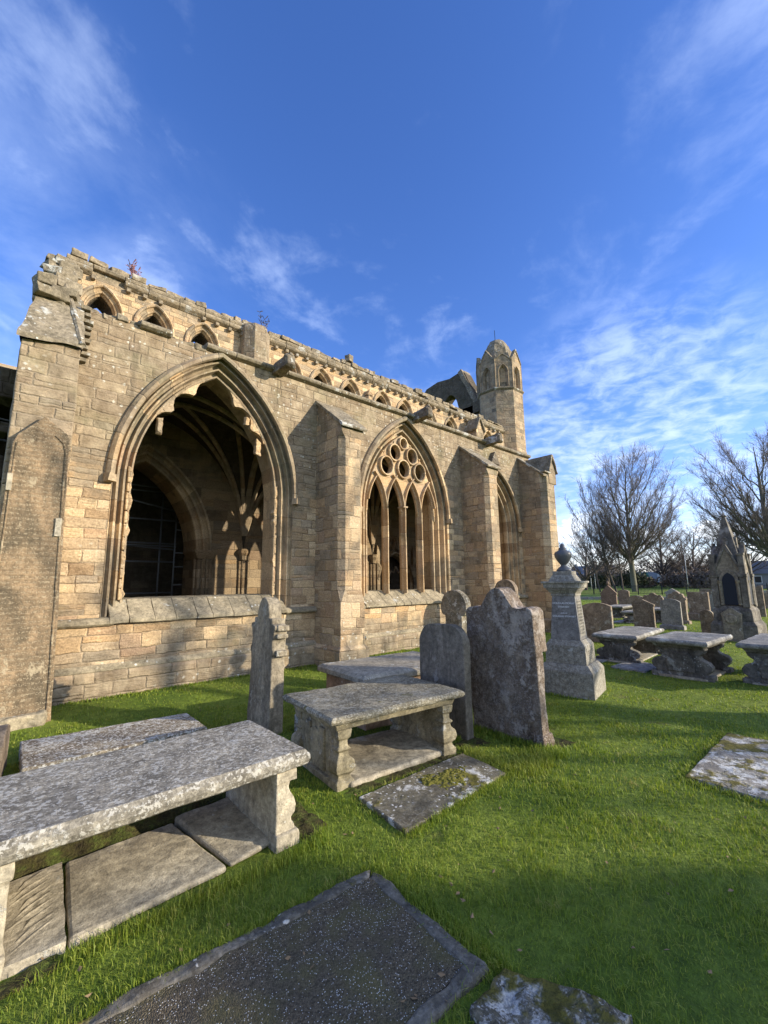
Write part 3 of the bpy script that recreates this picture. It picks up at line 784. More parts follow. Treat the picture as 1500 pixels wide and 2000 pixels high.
def buttress(x0, seed):
    def ring(z, c, sl=None):
        p = [(x0, 9.15), (x0, 8.0 + c), (x0 + c, 8.0), (x0 + BW - c, 8.0), (x0 + BW, 8.0 + c), (x0 + BW, 9.15)]
        return [(x, y, z if sl is None else 5.72 + (y - 8.0) * .80) for x, y in p]
    mb = MB()
    mb.loft([ring(-.3, .004), ring(1.52, .004), ring(1.86, .13), ring(5.40, .13), ring(5.58, .02), ring(0, .02, 1)], True, True)
    b = mb.build('buttress', M['butt'], CATH, bevel=0.012, seg=1)
    mb = MB()
    mb.prism([(9.1, 6.58), (7.93, 5.66), (7.90, 5.70), (7.92, 5.75), (9.1, 6.68)], 'x', x0 - .045, x0 + BW + .045)
    mb.build('weathering', M['cap'], b, bevel=0.012, rough=(0.012, 4, 0.16))
    mb = MB()
    for za, zb, e in ((-.3, .50, .075), ):
        mb.frustum(x0 + BW / 2, 8.55, -.3, .50, BW / 2 + .075, .63, BW / 2 + .075, .63)
        mb.frustum(x0 + BW / 2, 8.55, .501, .585, BW / 2 + .085, .64, BW / 2 + .004, .56)
    mb.build('buttress_base', M['butt'], b, bevel=0.012, seg=1)
for i, x in enumerate(BX): buttress(x, i)

def end_buttress():
    x0, x1 = 15.5, 16.42
    def ring(z, c, top=False):
        p = [(x0, 9.15), (x0, 8.0 + c), (x0 + c, 7.95), (x1 - c, 7.95), (x1, 8.0 + c), (x1, 9.15)]
        return [(x, y, z if not top else 6.0 + (y - 8.0) * .82) for x, y in p]
    mb = MB(); mb.loft([ring(-.3, .01), ring(1.52, .01), ring(1.86, .17), ring(5.85, .17), ring(0, .17, True)], True, True)
    b = mb.build('buttress', M['butt'], CATH, bevel=0.012, seg=1)
    mb = MB()
    mb.prism([(15.47, 6.10), (15.95, 6.10), (15.95, 6.16), (15.47, 6.15)], 'y', 7.9, 8.2)
    mb.prism([(9.1, 6.86), (7.97, 5.95), (7.95, 6.02), (9.1, 6.95)], 'x', x0 - .04, x0 + .36)
    mb.build('weathering', M['cap'], b, bevel=0.012)
    mb = MB(); mb.prism([(15.82, 5.7), (16.40, 5.7), (16.40, 6.22), (16.11, 6.80), (15.82, 6.22)], 'y', 7.93, 9.02)
    mb.build('pinnacle_block', M['butt'], b, bevel=0.015)
    mb = MB()
    mb.prism([(15.76, 6.18), (15.79, 6.13), (16.11, 6.80), (16.43, 6.13), (16.46, 6.18), (16.17, 6.89), (16.05, 6.89)], 'y', 7.86, 9.05)
    mb.build('gabled_coping', M['cap'], b, bevel=0.015, rough=(0.018, 5, 0.14))
    mb = MB(); mb.frustum(15.96, 8.52, -.3, .5, .54, .64, .54, .64); mb.frustum(15.96, 8.52, .501, .585, .545, .645, .465, .57)
    mb.build('buttress_base', M['butt'], b, bevel=0.012, seg=1)
end_buttress()

def corner_pier():
    mb = MB()
    mb.loft([[(-.02, 8.42, -.3), (.80, 8.42, -.3), (.80, 9.2, -.3), (-.02, 9.2, -.3)], [(.0, 8.44, 5.86), (.775, 8.44, 5.93), (.775, 9.2, 5.93), (.0, 9.2, 5.86)]], True, True)
    p = mb.build('corner_pier', M['wall'], CATH, bevel=0.02, rough=(0.02, 3, 0.3))
    mb = MB()
    mb.add([(-.06, 8.36, 5.84), (.80, 8.36, 5.93), (.80, 9.25, 7.18), (.18, 9.25, 7.22), (-.06, 8.36, 5.90), (.80, 8.36, 5.99), (.80, 9.25, 7.27), (.18, 9.25, 7.30)],
           [(0, 1, 2, 3), (4, 5, 6, 7), (0, 1, 5, 4), (1, 2, 6, 5), (2, 3, 7, 6), (3, 0, 4, 7)])
    mb.add([(-.02, 8.42, 5.86), (.79, 8.42, 5.93), (.79, 9.3, 5.93), (.1, 9.3, 5.86), (.79, 9.3, 7.2), (.18, 9.3, 7.2)], [(0, 1, 4, 5), (1, 2, 4), (0, 5, 3), (2, 3, 5, 4)])
    mb.build('weathering', M['cap'], p, rough=(0.03, 2.6, 0.16))
    mb = MB(); mb.tube([(.775, 8.36, 5.97), (.70, 8.75, 6.55), (.60, 9.15, 7.15), (.52, 9.4, 7.55)], [.05, .055, .05, .06], 7)
    mb.build('ridge_roll', M['cap'], p, rough=(0.02, 5, 0.1))
    mb = MB(); rnd = random.Random(21)
    for k in range(60):                      # ruined raking end wall climbing to the clerestory
        t = k / 59; y = 9.0 + 4.3 * t
        mb.stone((0.34 + .36 * t + rnd.uniform(-.16, .16), y, 6.95 + 3.45 * t + rnd.uniform(-.15, .22)), (rnd.uniform(.25, .5), rnd.uniform(.25, .5), rnd.uniform(.18, .34)), rnd.uniform(-.5, .5), k, .35)
    mb.build('raking_rubble', M['cap'], CATH, bevel=0.02, rough=(0.03, 4, 0.14))
    mb = MB(); mb.prism([(9.2, 5.5), (13.5, 5.5), (13.5, 10.2), (9.2, 6.9)], 'x', 0.28, 0.76)
    mb.build('aisle_end_wall', M['wall'], CATH)
    mb = MB()
    for k in range(9): mb.stone((.84 + rnd.uniform(-.03, .04), 9.02, 6.0 + k * .125), (rnd.uniform(.12, .22), .16, .085), 0, k + 300, .3)
    mb.build('toothing_stones', M['cap'], p, bevel=0.01)
    for c, sz, k in (((-.10, 9.5, 5.35), (.28, .5, .62), 5), ((-.14, 9.6, 4.62), (.30, .5, .22), 6), ((-.2, 9.8, 4.0), (.36, .5, .5), 7)):
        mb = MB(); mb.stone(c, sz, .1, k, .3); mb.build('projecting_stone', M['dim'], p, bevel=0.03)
corner_pier()

def gargoyle(x, z, L=.62, tilt=-.06):
    mb = MB(); pr = [(0, .13, .15), (-.2, .13, .15), (-.42, .115, .14), (-.55, .13, .16), (-.62, .10, .12)]
    mb.loft([[(-w, y * L / .62, -h), (w, y * L / .62, -h), (w * 1.05, y * L / .62, h * .6), (w * .6, y * L / .62, h), (-w * .6, y * L / .62, h), (-w * 1.05, y * L / .62, h * .6)] for y, w, h in pr], True, True)
    mb.box(-.05, .05, -L - .01, -.1, .10, .19)
    g = mb.build('gargoyle', M['gargoyle'], CATH, bevel=0.015, rough=(0.03, 5, 0.08))
    g.location = (x, 9.05, z); g.rotation_euler = (tilt, 0, .05)
for x in (4.72, 9.55, 13.4): gargoyle(x, 7.12)

# small gabled image canopy over the third window
mbx = MB(); mbx.prism([(13.42, 6.30), (13.98, 6.30), (13.80, 6.62), (13.70, 6.80), (13.58, 6.60)], 'y', 8.90, 9.10)
mbx.build('image_canopy', M['gargoyle'], CATH, bevel=0.02, rough=(0.02, 6, 0.08))

# ------------------------------------------------------------------ clerestory
YC = 13.5
CWX = [1.58, 2.95, 4.38, 7.53, 8.93, 10.37, 12.15, 13.53, 15.2, 16.87, 20.1]
def clerestory():
    mb = MB()
    arch_wall(mb, .76, 21.7, 5.9, 10.52, YC, YC + .85, [(x, 8.45, 9.56, .34, .66, .20) for x in CWX], 10)
    mb.build('clerestory_wall', M['clere'], CATH)
    pr = [(.22, YC + .02), (.22, YC - .055), (.18, YC - .075), (.15, YC - .05), (.14, YC + .03), (.085, YC + .07), (.06, YC + .05), (.03, YC + .07), (.02, YC + .14), (-.01, YC + .18), (.0, YC + .24)]
    for i, x in enumerate(CWX):
        mb = MB(); arch_loft(mb, x, 8.45, 9.56, .34, .66, pr, 10, True, seed=i * 3 + 40, wob=0.008)
        cw = mb.build('clerestory_window', M['mouldc'], CATH)
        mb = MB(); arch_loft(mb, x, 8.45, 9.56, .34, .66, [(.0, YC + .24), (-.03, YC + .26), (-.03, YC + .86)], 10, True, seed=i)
        mb.build('reveal', M['reveal_shade'], cw)
    mb = MB(); rnd = random.Random(3)
    x = .70
    while x < 21.7:
        L = rnd.uniform(.5, .95); d = rnd.uniform(-.015, .015); e = min(x + L - .012, 21.7)
        if rnd.random() > .07:
            mb.prism([(YC + .1, 10.50), (YC - .02, 10.50), (YC - .13, 10.57 + d), (YC - .16, 10.63 + d), (YC - .15, 10.69), (YC - .07, 10.72), (YC + .1, 10.72)], 'x', x, e)
        if rnd.random() > .12:
            mb.prism([(YC + .1, 10.722), (YC - .10, 10.722), (YC - .12 + d, 10.80), (YC - .09, 10.86), (YC + .1, 10.87)], 'x', x, e)
        x += L
    x = .9
    while x < 21.5:
        if rnd.random() > .1: mb.stone((x, YC - .075, 10.445 + rnd.uniform(-.01, .01)), (.13, .16, .13), 0, int(x * 31), .25)
        x += .43
    mb.build('cornice', M['clerecap'], CATH, bevel=0.012, seg=1)
    mb = MB(); rnd = random.Random(17)
    mb.box(.76, 21.7, YC + .02, YC + .82, 10.521, 10.86)
    x = .76
    while x < 21.6:
        L = rnd.uniform(.22, .6); h = rnd.uniform(.12, .22) if rnd.random() > .15 else rnd.uniform(.05, .12)
        h += 0.05 if 12 < x < 16 else 0
        mb.stone((x + L / 2, YC + .14 + rnd.uniform(-.10, .06), 10.84 + h / 2), (L * 1.04, .5, h), rnd.uniform(-.06, .06), int(x * 77), .22)
        if rnd.random() > .5: mb.stone((x + L * rnd.random(), YC + .3, 10.9 + h), (rnd.uniform(.15, .3), .3, rnd.uniform(.08, .16)), rnd.uniform(-.5, .5), int(x * 91), .4)
        x += L
    mb.stone((10.35, YC + .1, 11.28), (.36, .3, .34), .4, 9, .4)
    mb.build('ruined_wall_head', M['clerecap'], CATH, bevel=0.02, rough=(0.03, 5, 0.16))
    # half-octagon pilaster
    mb = MB(); pl = [(5.60, YC + .1), (5.62, 13.20), (5.88, 12.93), (6.30, 12.93), (6.56, 13.20), (6.56, YC + .1)]
    mb.loft([[(x, y, z) for x, y in pl] for z in (6.5, 10.62)] + [[(x + (6.1 - x) * .12, y + .1, 10.82) for x, y in pl]], True, True)
    mb.build('pilaster', M['butt'], CATH, bevel=0.012, seg=1)
    mb = MB(); mb.tube([(11.28, 13.42, 7.0), (11.28, 13.42, 9.6)], .07, 8); mb.stone((11.28, 13.42, 9.72), (.30, .24, .26), .3, 3, .35)
    mb.prism([(11.13, 9.84), (11.43, 9.84), (11.28, 10.1)], 'y', 13.3, 13.5)
    mb.build('shaft', M['clere'], CATH, bevel=0.01)
    # gabled buttress head
    mb = MB(); mb.prism([(18.0, 6.5), (18.62, 6.5), (18.62, 9.75), (18.31, 10.35), (18.0, 9.75)], 'y', 12.75, YC + .05)
    b = mb.build('buttress', M['clere'], CATH, bevel=0.015)
    mb = MB(); mb.prism([(17.93, 9.68), (18.31, 10.36), (18.69, 9.68), (18.72, 9.76), (18.36, 10.46), (18.26, 10.46), (17.90, 9.76)], 'y', 12.66, YC + .05)
    mb.build('gabled_coping', M['cap'], b, bevel=0.015, rough=(0.025, 5, 0.14))
M['clerecap'] = gravestone('weathered wall head', (.165, .14, .10), (.31, .255, .175), lich=(.48, .47, .42), la=0.34, lscale=5, spots=0.4, bumpd=0.025)
M['reveal_shade'] = ashlar('shade darkened reveal', h=0.26, w=0.5, warm=0.2, val=0.30, grime=[(0, .7), (1, .8)], lichen=0.0)  # deep reveals coloured dark in place of their shade
M['mouldc'] = ashlar('clerestory moulding', w=0.3, mode='uv', grime=[(0, .1), (.8, .1), (.9, .4), (1, .5)], lichen=0.2, bumpd=0.015)
clerestory()

# ------------------------------------------------------------------ turret and gable
def turret():
    xc, yc, R = 22.97, 14.38, 1.40
    ph = rad(22.5)
    mb = MB()
    mb.lathe([(R * 1.02, 0), (R * 1.02, 9.6), (R, 9.7), (R, 13.40)], 8, Matrix.Translation((xc, yc, 0)), ph)
    t = mb.build('turret', M['turret'], CATH, bevel=0.01, seg=1)
    mb = MB(); mb.lathe([(R - .02, 13.36), (R + .10, 13.46), (R + .10, 13.52), (R - .02, 13.58)], 8, Matrix.Translation((xc, yc, 0)), ph)
    mb.build('string_course', M['cap'], t)
    Rb = R * .93
    mb = MB(); mb.lathe([(R * .86, 13.5), (R * .86, 15.45)], 8, Matrix.Translation((xc, yc, 0)), ph)
    mb.build('belfry_core', M['turret'], t)
    ap = Rb * math.cos(rad(22.5)); hs = Rb * math.sin(rad(22.5))
    for k in range(8):
        Mx = Matrix.Translation((xc, yc, 0)) @ Matrix.Rotation(rad(45 * k), 4, 'Z') @ Matrix.Translation((0, -ap - .06, 0))
        mb = MB()
        arch_wall(mb, -hs, hs, 13.55, 15.36, -.02, .30, [(0, 13.62, 14.55, .20, .46, .10)], 8)
        arch_loft(mb, 0, 13.62, 14.55, .20, .46, [(.12, -.04), (.09, -.06), (.06, .0), (.03, .03), (0, .07), (0, .29)], 8, True, seed=k)
        mb.prism([(-hs, 15.36), (hs, 15.36), (0.06, 16.12), (-.06, 16.12)], 'y', -.02, .18)
        if k in (0, 6): mb.tube([(0, .14, 13.62), (0, .14, 14.7)], .035, 6)
        mb.tube([(-hs, -.02, 13.56), (-hs, -.02, 15.5)], .05, 6)
        ruined = {7: .55, 1: .3, 3: .5, 4: .6}.get(k)
        mb.v = [tuple(Mx @ Vector((p[0], p[1], p[2] if not ruined or p[2] < 15.4 else 15.4 + (p[2] - 15.4) * ruined))) for p in mb.v]
        nb = mb.build('niche', M['turret'], t)
        mb = MB(); hh = 16.2 if not ruined else 15.4 + .75 * ruined
        mb.prism([(-hs - .04, 15.30), (-hs - .04, 15.40), (0, hh), (hs + .04, 15.40), (hs + .04, 15.30), (0, hh - .12)], 'y', -.07, .16)
        mb.v = [tuple(Mx @ Vector(p)) for p in mb.v]
        mb.build('gablet_coping', M['cap'], nb, bevel=0.01, rough=(0.02, 6, 0.15))
    mb = MB(); mb.lathe([(1.0, 15.3), (.98, 15.8), (.88, 16.35), (.70, 16.85), (.48, 17.16), (.26, 17.30), (.02, 17.34)], 8, Matrix.Translation((xc, yc, 0)), ph)
    mb.build('cap', M['cap'], t, rough=(0.05, 3, 0.25))
    mb = MB(); mb.tube([(xc - .15, yc, 17.1), (xc - .17, yc, 18.0)], .018, 5)
    mb.build('lightning_rod', M['iron'], t)
    # wall stub with dark doorway beside the turret
    mb = MB(); mb.box(21.95, 22.25, 14.9, 15.15, 9, 13.3); mb.box(21.95, 22.25, 15.72, 16.9, 9, 13.1); mb.box(21.95, 22.25, 14.9, 16.9, 12.55, 13.3)
    mb.box(22.6, 22.7, 14.9, 16.0, 9, 13)
    mb.build('wall_stub', M['gable'], CATH, bevel=0.02)
    # ruined gable, its arch still standing
    mb = MB()
    pts = [(15.6, 12.7), (16.35, 14.7), (17.0, 16.15), (17.5, 16.28), (18.3, 16.15), (19.4, 16.3), (20.5, 16.12), (21.4, 15.2), (21.4, 11.5), (20.0, 11.5)]
    arch = [(18.35 + .85 * math.cos(t), 12.6 + 2.35 * math.sin(t)) for t in [math.pi * k / 12 for k in range(13)]]
    arch = [(y + .03 * math.sin(7 * y), z + .05 * math.sin(5 * y)) for y, z in arch]
    poly = pts[:-1] + [(20.6, 11.0), (19.2, 11.0)] + arch + [(17.5, 11.0), (15.6, 11.0)]
    mb.prism(poly, 'x', 22.9, 23.7)
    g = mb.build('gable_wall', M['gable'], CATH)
    mb = MB(); mb.add([(22.8, 15.4, 12.6), (23.8, 15.4, 12.6), (23.8, 17.2, 16.45), (22.8, 17.2, 16.45), (22.8, 15.75, 12.55), (23.8, 15.75, 12.55), (23.8, 17.5, 16.3), (22.8, 17.5, 16.3)],
                      [(0, 1, 2, 3), (7, 6, 5, 4), (0, 4, 5, 1), (1, 5, 6, 2), (2, 6, 7, 3), (3, 7, 4, 0)])
    mb.build('raking_coping', M['clerecap'], g, bevel=0.03, rough=(0.04, 3, 0.25))
turret()
# ------------------------------------------------------------------ inside the aisle
YB = 13.2
def interior():
    A1 = dict(cx=2.95, zs=-.2, zsp=2.95, a=1.52, R=2.82)
    T = dict(cx=12.45, zs=.5, zsp=1.95, a=.92, R=1.15)
    mb = MB()
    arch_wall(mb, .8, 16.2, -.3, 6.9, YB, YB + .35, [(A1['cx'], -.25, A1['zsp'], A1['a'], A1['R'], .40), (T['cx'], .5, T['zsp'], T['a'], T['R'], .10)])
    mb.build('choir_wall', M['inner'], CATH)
    prof = [(.42, YB - .01), (.40, YB - .07), (.34, YB - .08), (.31, YB + .0), (.25, YB + .06), (.22, YB - .01), (.16, YB - .02), (.13, YB + .08), (.07, YB + .14), (.05, YB + .08), (.0, YB + .10), (-.02, YB + .2), (-.02, YB + 1.2)]
    mb = MB(); arch_loft(mb, A1['cx'], 0, A1['zsp'], A1['a'], A1['R'], prof, 18, False, seed=3)
    ar = mb.build('arcade_arch', M['rib'], CATH)
    for s in (-1, 1):
        x = A1['cx'] + s * (A1['a'] + .18)
        mb = MB(); mb.box(x - .18, x + .2, YB - .02, YB + 1.2, -.3, 2.86)
        for dx, dy in ((-.18, .12), (-.12, -.02), (.0, -.07), (.12, -.06), (.21, -.04)):
            mb.tube([(x + dx * s * 1.0, YB + dy, -.2), (x + dx * s, YB + dy, 2.80)], .055, 8)
        p = mb.build('pier', M['inner'], ar)
        mb = MB(); mb.frustum(x + .02 * s, YB + .35, 2.72, 2.90, .22, .46, .31, .54); mb.box(x - .31, x + .33, YB - .19, YB + .9, 2.90, 2.98)
        mb.build('capital', M['inner'], p, bevel=0.02)
    # springing shafts and the vault
    bays = [.8, 5.88, 11.25, 16.2]
    y0, y1 = YW + .9, YB
    zs, rise = 3.0, 3.72
    def prof_h(u):       # u 0 at the wall, 1 at the crown: pointed curve
        k = 1.25; c = k                                  # radius relative to half width
        return zs + rise * math.sqrt(max(0, k * k - (c - u) ** 2)) / math.sqrt(k * k - (c - 1) ** 2)
    def vz(x, y):
        for a, b in zip(bays, bays[1:]):
            if a <= x <= b: break
        hx = prof_h(1 - abs(x - (a + b) / 2) / ((b - a) / 2)); hy = prof_h(1 - abs(y - (y0 + y1) / 2) / ((y1 - y0) / 2))
        return max(hx, hy)
    mb = MB()
    for a, b in zip(bays, bays[1:]):
        nx, ny = 28, 16
        vs = [(a + (b - a) * i / nx, y0 + (y1 - y0) * j / ny, vz(a + (b - a) * i / nx, y0 + (y1 - y0) * j / ny)) for j in range(ny + 1) for i in range(nx + 1)]
        mb.add(vs, [(j * (nx + 1) + i, j * (nx + 1) + i + 1, (j + 1) * (nx + 1) + i + 1, (j + 1) * (nx + 1) + i) for j in range(ny) for i in range(nx)])
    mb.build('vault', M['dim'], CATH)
    def rib(p, q, r=.065):
        pts = []; Ls = 0
        for k in range(17):
            t = k / 16; x = p[0] + (q[0] - p[0]) * t; y = p[1] + (q[1] - p[1]) * t
            pts.append((x, y, vz(min(max(x, .8), 16.2), y) - .05))
        n = 6; rings = []; L = [0]
        for i in range(1, 17): L.append(L[-1] + (Vector(pts[i]) - Vector(pts[i - 1])).length)
        m2 = MB(); m2.tube(pts, r, n, caps=False)
        mb = MB(); mb.v = m2.v; mb.f = m2.f
        mb.uv = [[(L[j], i * .1), (L[j], (i + 1) * .1), (L[j + 1], (i + 1) * .1), (L[j + 1], i * .1)] for j in range(16) for i in range(n)]
        return mb
    for bi, (a, b) in enumerate(zip(bays, bays[1:])):
        xm, ym = (a + b) / 2, (y0 + y1) / 2
        for cx in (a, b):
            for cy in (y0 + .02, y1 - .02):
                e = .03 if cx == a else -.03
                tg = [(xm, ym), (xm, ym + (ym - cy) * -.45), (cx + (xm - cx) * .45, ym), (cx + e, ym)]
                for q in tg: rib((cx + e, cy), q).build('vault_rib', M['rib'], CATH, smooth=False)
    for x in bays[1:3]:
        mb = MB(); mb.tube([(x, YB - .05, -.2), (x, YB - .05, 2.72)], .085, 10)
        for dx in (-.11, .11): mb.tube([(x + dx, YB - .02, -.2), (x + dx, YB - .02, 2.72)], .05, 8)
        s = mb.build('wall_shaft', M['inner'], CATH, smooth=True)
        Mx = Matrix.Translation((x, YB - .05, 0))
        mb = MB(); mb.lathe([(.10, 2.70), (.13, 2.72), (.12, 2.76), (.14, 2.84), (.20, 2.94), (.21, 3.0), (.17, 3.06)], 8, Mx)
        mb.build('capital', M['inner'], s)
    for x in bays[1:3]:
        mb = MB(); mb.tube([(x, y0 + .05, -.2), (x, y0 + .05, 2.85)], .1, 8); mb.build('wall_shaft', M['inner'], CATH)
    # closed, roofed room added behind the arcade arch to shut out sky light
    mb = MB()
    mb.box(-1.2, 6.6, 19.0, 19.4, -.3, 7); mb.box(-1.6, -1.2, YB + .36, 19.4, -.3, 7); mb.box(6.6, 7.0, YB + .36, 19.4, -.3, 7); mb.box(-1.6, 7.0, YB + .36, 19.4, 7.0, 7.3)
    mb.box(2.0, 6.6, 18.4, 18.99, -.3, 1.6)
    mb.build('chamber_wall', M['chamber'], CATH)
    mb = MB(); mb.box(1.0, 5.2, YB + 1.22, YB + 1.7, -.3, 1.30); mb.build('low_wall', M['inner'], CATH, bevel=0.03)
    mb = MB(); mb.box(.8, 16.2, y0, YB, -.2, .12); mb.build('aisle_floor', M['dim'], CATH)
    # canopied wall tomb in the second bay
    mb = MB(); mb.box(T['cx'] - 1.1, T['cx'] + 1.1, YB + .55, YB + .65, .3, 3.4); mb.box(T['cx'] - .95, T['cx'] + .95, YB + .05, YB + .55, .3, .95)
    for s in (-1, 1): mb.box(T['cx'] + s * 1.0 - .05, T['cx'] + s * 1.0 + .05, YB + .3, YB + .6, .3, 3.3)
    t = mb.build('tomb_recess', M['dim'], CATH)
    mb = MB(); arch_loft(mb, T['cx'], .5, T['zsp'], T['a'], T['R'], [(.14, YB + .0), (.13, YB - .10), (.07, YB - .12), (.04, YB - .04), (.0, YB + .02), (.0, YB + .3)], 14, True, seed=5)
    mb.build('tomb_arch', M['rib'], t)
    mb = MB()
    for s in (-1, 1):
        pts = [(T['cx'] + s * d, YB - .1, z) for d, z in ((1.02, 2.1), (.86, 2.55), (.6, 2.92), (.32, 3.12), (.14, 3.3), (.05, 3.62))]
        mb.tube(pts, [.075, .075, .07, .06, .055, .05], 6)
        for i, p in enumerate(pts[1:]): mb.stone((p[0] + s * .09, p[1], p[2] + .07), (.13, .13, .12), .4, i + 70, .4)
        cu = [(T['cx'] + s * d, YB - .06, z) for d, z in ((.0, 2.60), (.14, 2.35), (.30, 2.42), (.42, 2.2))]
        mb.tube(cu, .05, 5)
    mb.stone((T['cx'], YB - .1, 3.72), (.16, .16, .26), .4, 3, .3)
    mb.build('crocketed_gable', M['inner'], t, bevel=0.01, rough=(0.02, 9, 0.07))
    for x in (11.45, 13.5):
        mb = MB(); mb.box(x - .08, x + .08, YB - .14, YB - .0, .2, 3.15); mb.frustum(x, YB - .07, 3.15, 3.45, .08, .07, .02, .02)
        mb.build('tomb_pinnacle', M['inner'], t, bevel=0.01)
interior()

def scaffolding():
    s = empty('scaffolding', (3.6, 15.4, 0), 'bare metal tube scaffolding standing in the dark choir behind the large empty window', 'scaffolding')
    I = s.matrix_world
    def tube(name, a, b, r=.026):
        mb = MB(); mb.tube([Vector(a) - Vector((3.6, 15.4, 0)), Vector(b) - Vector((3.6, 15.4, 0))], r, 6); mb.build(name, M['steel'], s, smooth=True)
    for x, y in ((4.02, 15.4), (4.36, 15.0), (4.95, 15.2), (2.6, 15.4)): tube('upright', (x, y, -.1), (x, y, 5.2 if x < 4.9 else 3.2))
    for z in (1.75, 2.72, 3.22, 3.30, 4.05, 4.95, 5.1, 5.7): tube('crossbar', (1.6, 15.2, z), (4.4, 15.0, z - .02))
    for z in (1.98, 2.55, 3.0, 3.75, 4.0, 4.4): tube('crossbar', (4.36, 15.0, z), (5.2, 15.1, z))
    tube('brace', (1.8, 15.4, 4.9), (4.36, 15.0, 4.35)); tube('brace', (2.2, 15.4, 3.25), (4.36, 15.0, 3.1))
scaffolding()

def west_remains():
    r = empty('transept_remains', (-2.0, 20, 0), 'pale ruined wall with a dark opening beyond the left corner pier', 'ruin')
    def part(mb, name, mat, **k):
        mb.v = [(x + 2.0, y - 20, z) for x, y, z in mb.v]; return mb.build(name, mat, r, **k)
    mb = MB(); mb.box(-12, 1.3, 30, 31, 11.75, 13.9); part(mb, 'upper_wall', M['palewall'])
    mb = MB(); mb.box(-12, 1.6, 29.6, 31.1, 10.35, 11.74); part(mb, 'beam', M['dim'])
    mb = MB(); mb.box(-12, -.48, 29.8, 31, -.2, 10.34); part(mb, 'lower_wall', M['gable'])
    mb = MB(); mb.prism([(-7, -.2), (.5, -.2), (.5, 5.9), (-.02, 6.45), (-1.0, 6.1), (-7, 6.1)], 'y', 17.5, 18.2); part(mb, 'inner_wall', M['gable'])
    g = empty('scaffolding', (-1, 12, 0), 'steel tube rails of a scaffold crossing behind the left corner pier', 'scaffolding')
    for z, zz in ((6.55, 6.45), (5.95, 5.85), (5.6, 5.5), (5.15, 5.05), (4.55, 4.45), (4.25, 4.15)):
        mb = MB(); mb.tube([(-5, -.4, z + .25), (1.15, 0, zz)], .022, 6); mb.build('crossbar', M['steel'], g, smooth=True)
    mb = MB(); mb.tube([(-3, 0, 0), (-3, 0, 7)], .024, 6); mb.build('upright', M['steel'], g, smooth=True)
west_remains()

def roof_plants():
    def shrub(name, label, loc, h, n, mat, seed):
        rnd = random.Random(seed); mb = MB()
        for k in range(n):
            a = rnd.uniform(0, 6.28); s = rnd.uniform(.1, .34) * h
            p = Vector((0, 0, -.05)); pts = [p]; d = Vector((math.cos(a) * s, math.sin(a) * s * .6, h * rnd.uniform(.6, 1)))
            for i in range(1, 5): pts.append(Vector((d.x * (i / 4) ** 1.4, d.y * (i / 4) ** 1.4, d.z * i / 4)))
            mb.tube(pts, [.014, .012, .010, .008, .005], 4)
            for i in (2, 3, 4):
                for q in range(3):
                    b = pts[i]; e = b + Vector((rnd.uniform(-.12, .12), rnd.uniform(-.1, .1), rnd.uniform(.02, .16))) * h * 1.2
                    mb.tube([b, e], [.009, .012], 3)
        o = mb.build(name, mat); o.location = loc
        tag(o, label, 'plant')
    shrub('dry_weed', 'reddish dry weed tuft growing on top of the upper wall', (2.32, 13.7, 10.95), .62, 12, M['pinkplant'], 2)
    shrub('bare_sapling', 'sparse leafless sapling twigs on the upper wall above the pilaster', (6.5, 13.7, 10.9), .85, 3, M['twig'], 5)
roof_plants()
# ------------------------------------------------------------------ gravestones
def arc(cy, cz, r, a0, a1, n=10, ry=None):
    return [(cy + (ry or r) * math.cos(rad(a0 + (a1 - a0) * k / n)), cz + r * math.sin(rad(a0 + (a1 - a0) * k / n))) for k in range(n + 1)]
def ol_round(w, h, r=None):           # round corners to a flat-ish crown
    r = r or w / 2; return [(-w / 2, -.25), (w / 2, -.25)] + arc(w / 2 - r, h - r, r, 0, 90, 8) + arc(-w / 2 + r, h - r, r, 90, 180, 8)
def ol_segment(w, h, s):              # shallow curved top rising s
    R = (w * w / 4 + s * s) / (2 * s); a = math.degrees(math.asin(w / 2 / R))
    return [(-w / 2, -.25), (w / 2, -.25)] + arc(0, h - R, R, 90 - a, 90 + a, 12)
def ol_gable(w, h, s, ov=0.0):
    return [(-w / 2, -.25), (w / 2, -.25), (w / 2, h - s - .1), (w / 2 + ov, h - s - .06), (w / 2 + ov, h - s), (0, h), (-w / 2 - ov, h - s), (-w / 2 - ov, h - s - .06), (-w / 2, h - s - .1)]
def ol_flat(w, h): return [(-w / 2, -.25), (w / 2, -.25), (w / 2, h), (-w / 2, h)]
def ol_ogee(w, h, sh):                # shoulders with a swan-necked crown
    p = [(-w / 2, -.25), (w / 2, -.25)] + arc(w / 2 - .10, sh - .09, .09, 0, 90, 5, .10)
    cr = [(w * .30, sh - .015), (w * .24, sh + .0), (w * .19, sh + (h - sh) * .28), (w * .135, sh + (h - sh) * .66), (w * .07, sh + (h - sh) * .92), (0, h)]
    return p + cr + [(-y, z) for y, z in cr[-2::-1]] + [(-y, z) for y, z in p[-1:1:-1]]

def headstone(name, label, x, y, outline, t, mat, rot=0.0, tilt=0.0, side=0.0, group=None, base=None, z=0.0, rough=None, bevel=0.012, cat='headstone', emp=True):
    """upright slab facing -x; tilt leans it towards +x, side leans it in its own plane"""
    mb = MB(); mb.prism(outline, 'x', -t / 2, t / 2)
    o = mb.build(name, mat, bevel=bevel, rough=rough or (0.010, 5, 0.13))
    o.location = (x, y, z); o.rotation_euler = (side, tilt, rot)
    tag(o, label, cat, group)
    if base:
        bw, bt, bh = base
        mb = MB(); mb.frustum(0, 0, -.2, bh, bt / 2, bw / 2, bt / 2 - .01, bw / 2 - .01); mb.frustum(0, 0, bh, bh + .04, bt / 2 - .012, bw / 2 - .012, t / 2, bw / 2 - .06)
        mb.build('base', mat, o, bevel=0.01)
    return o

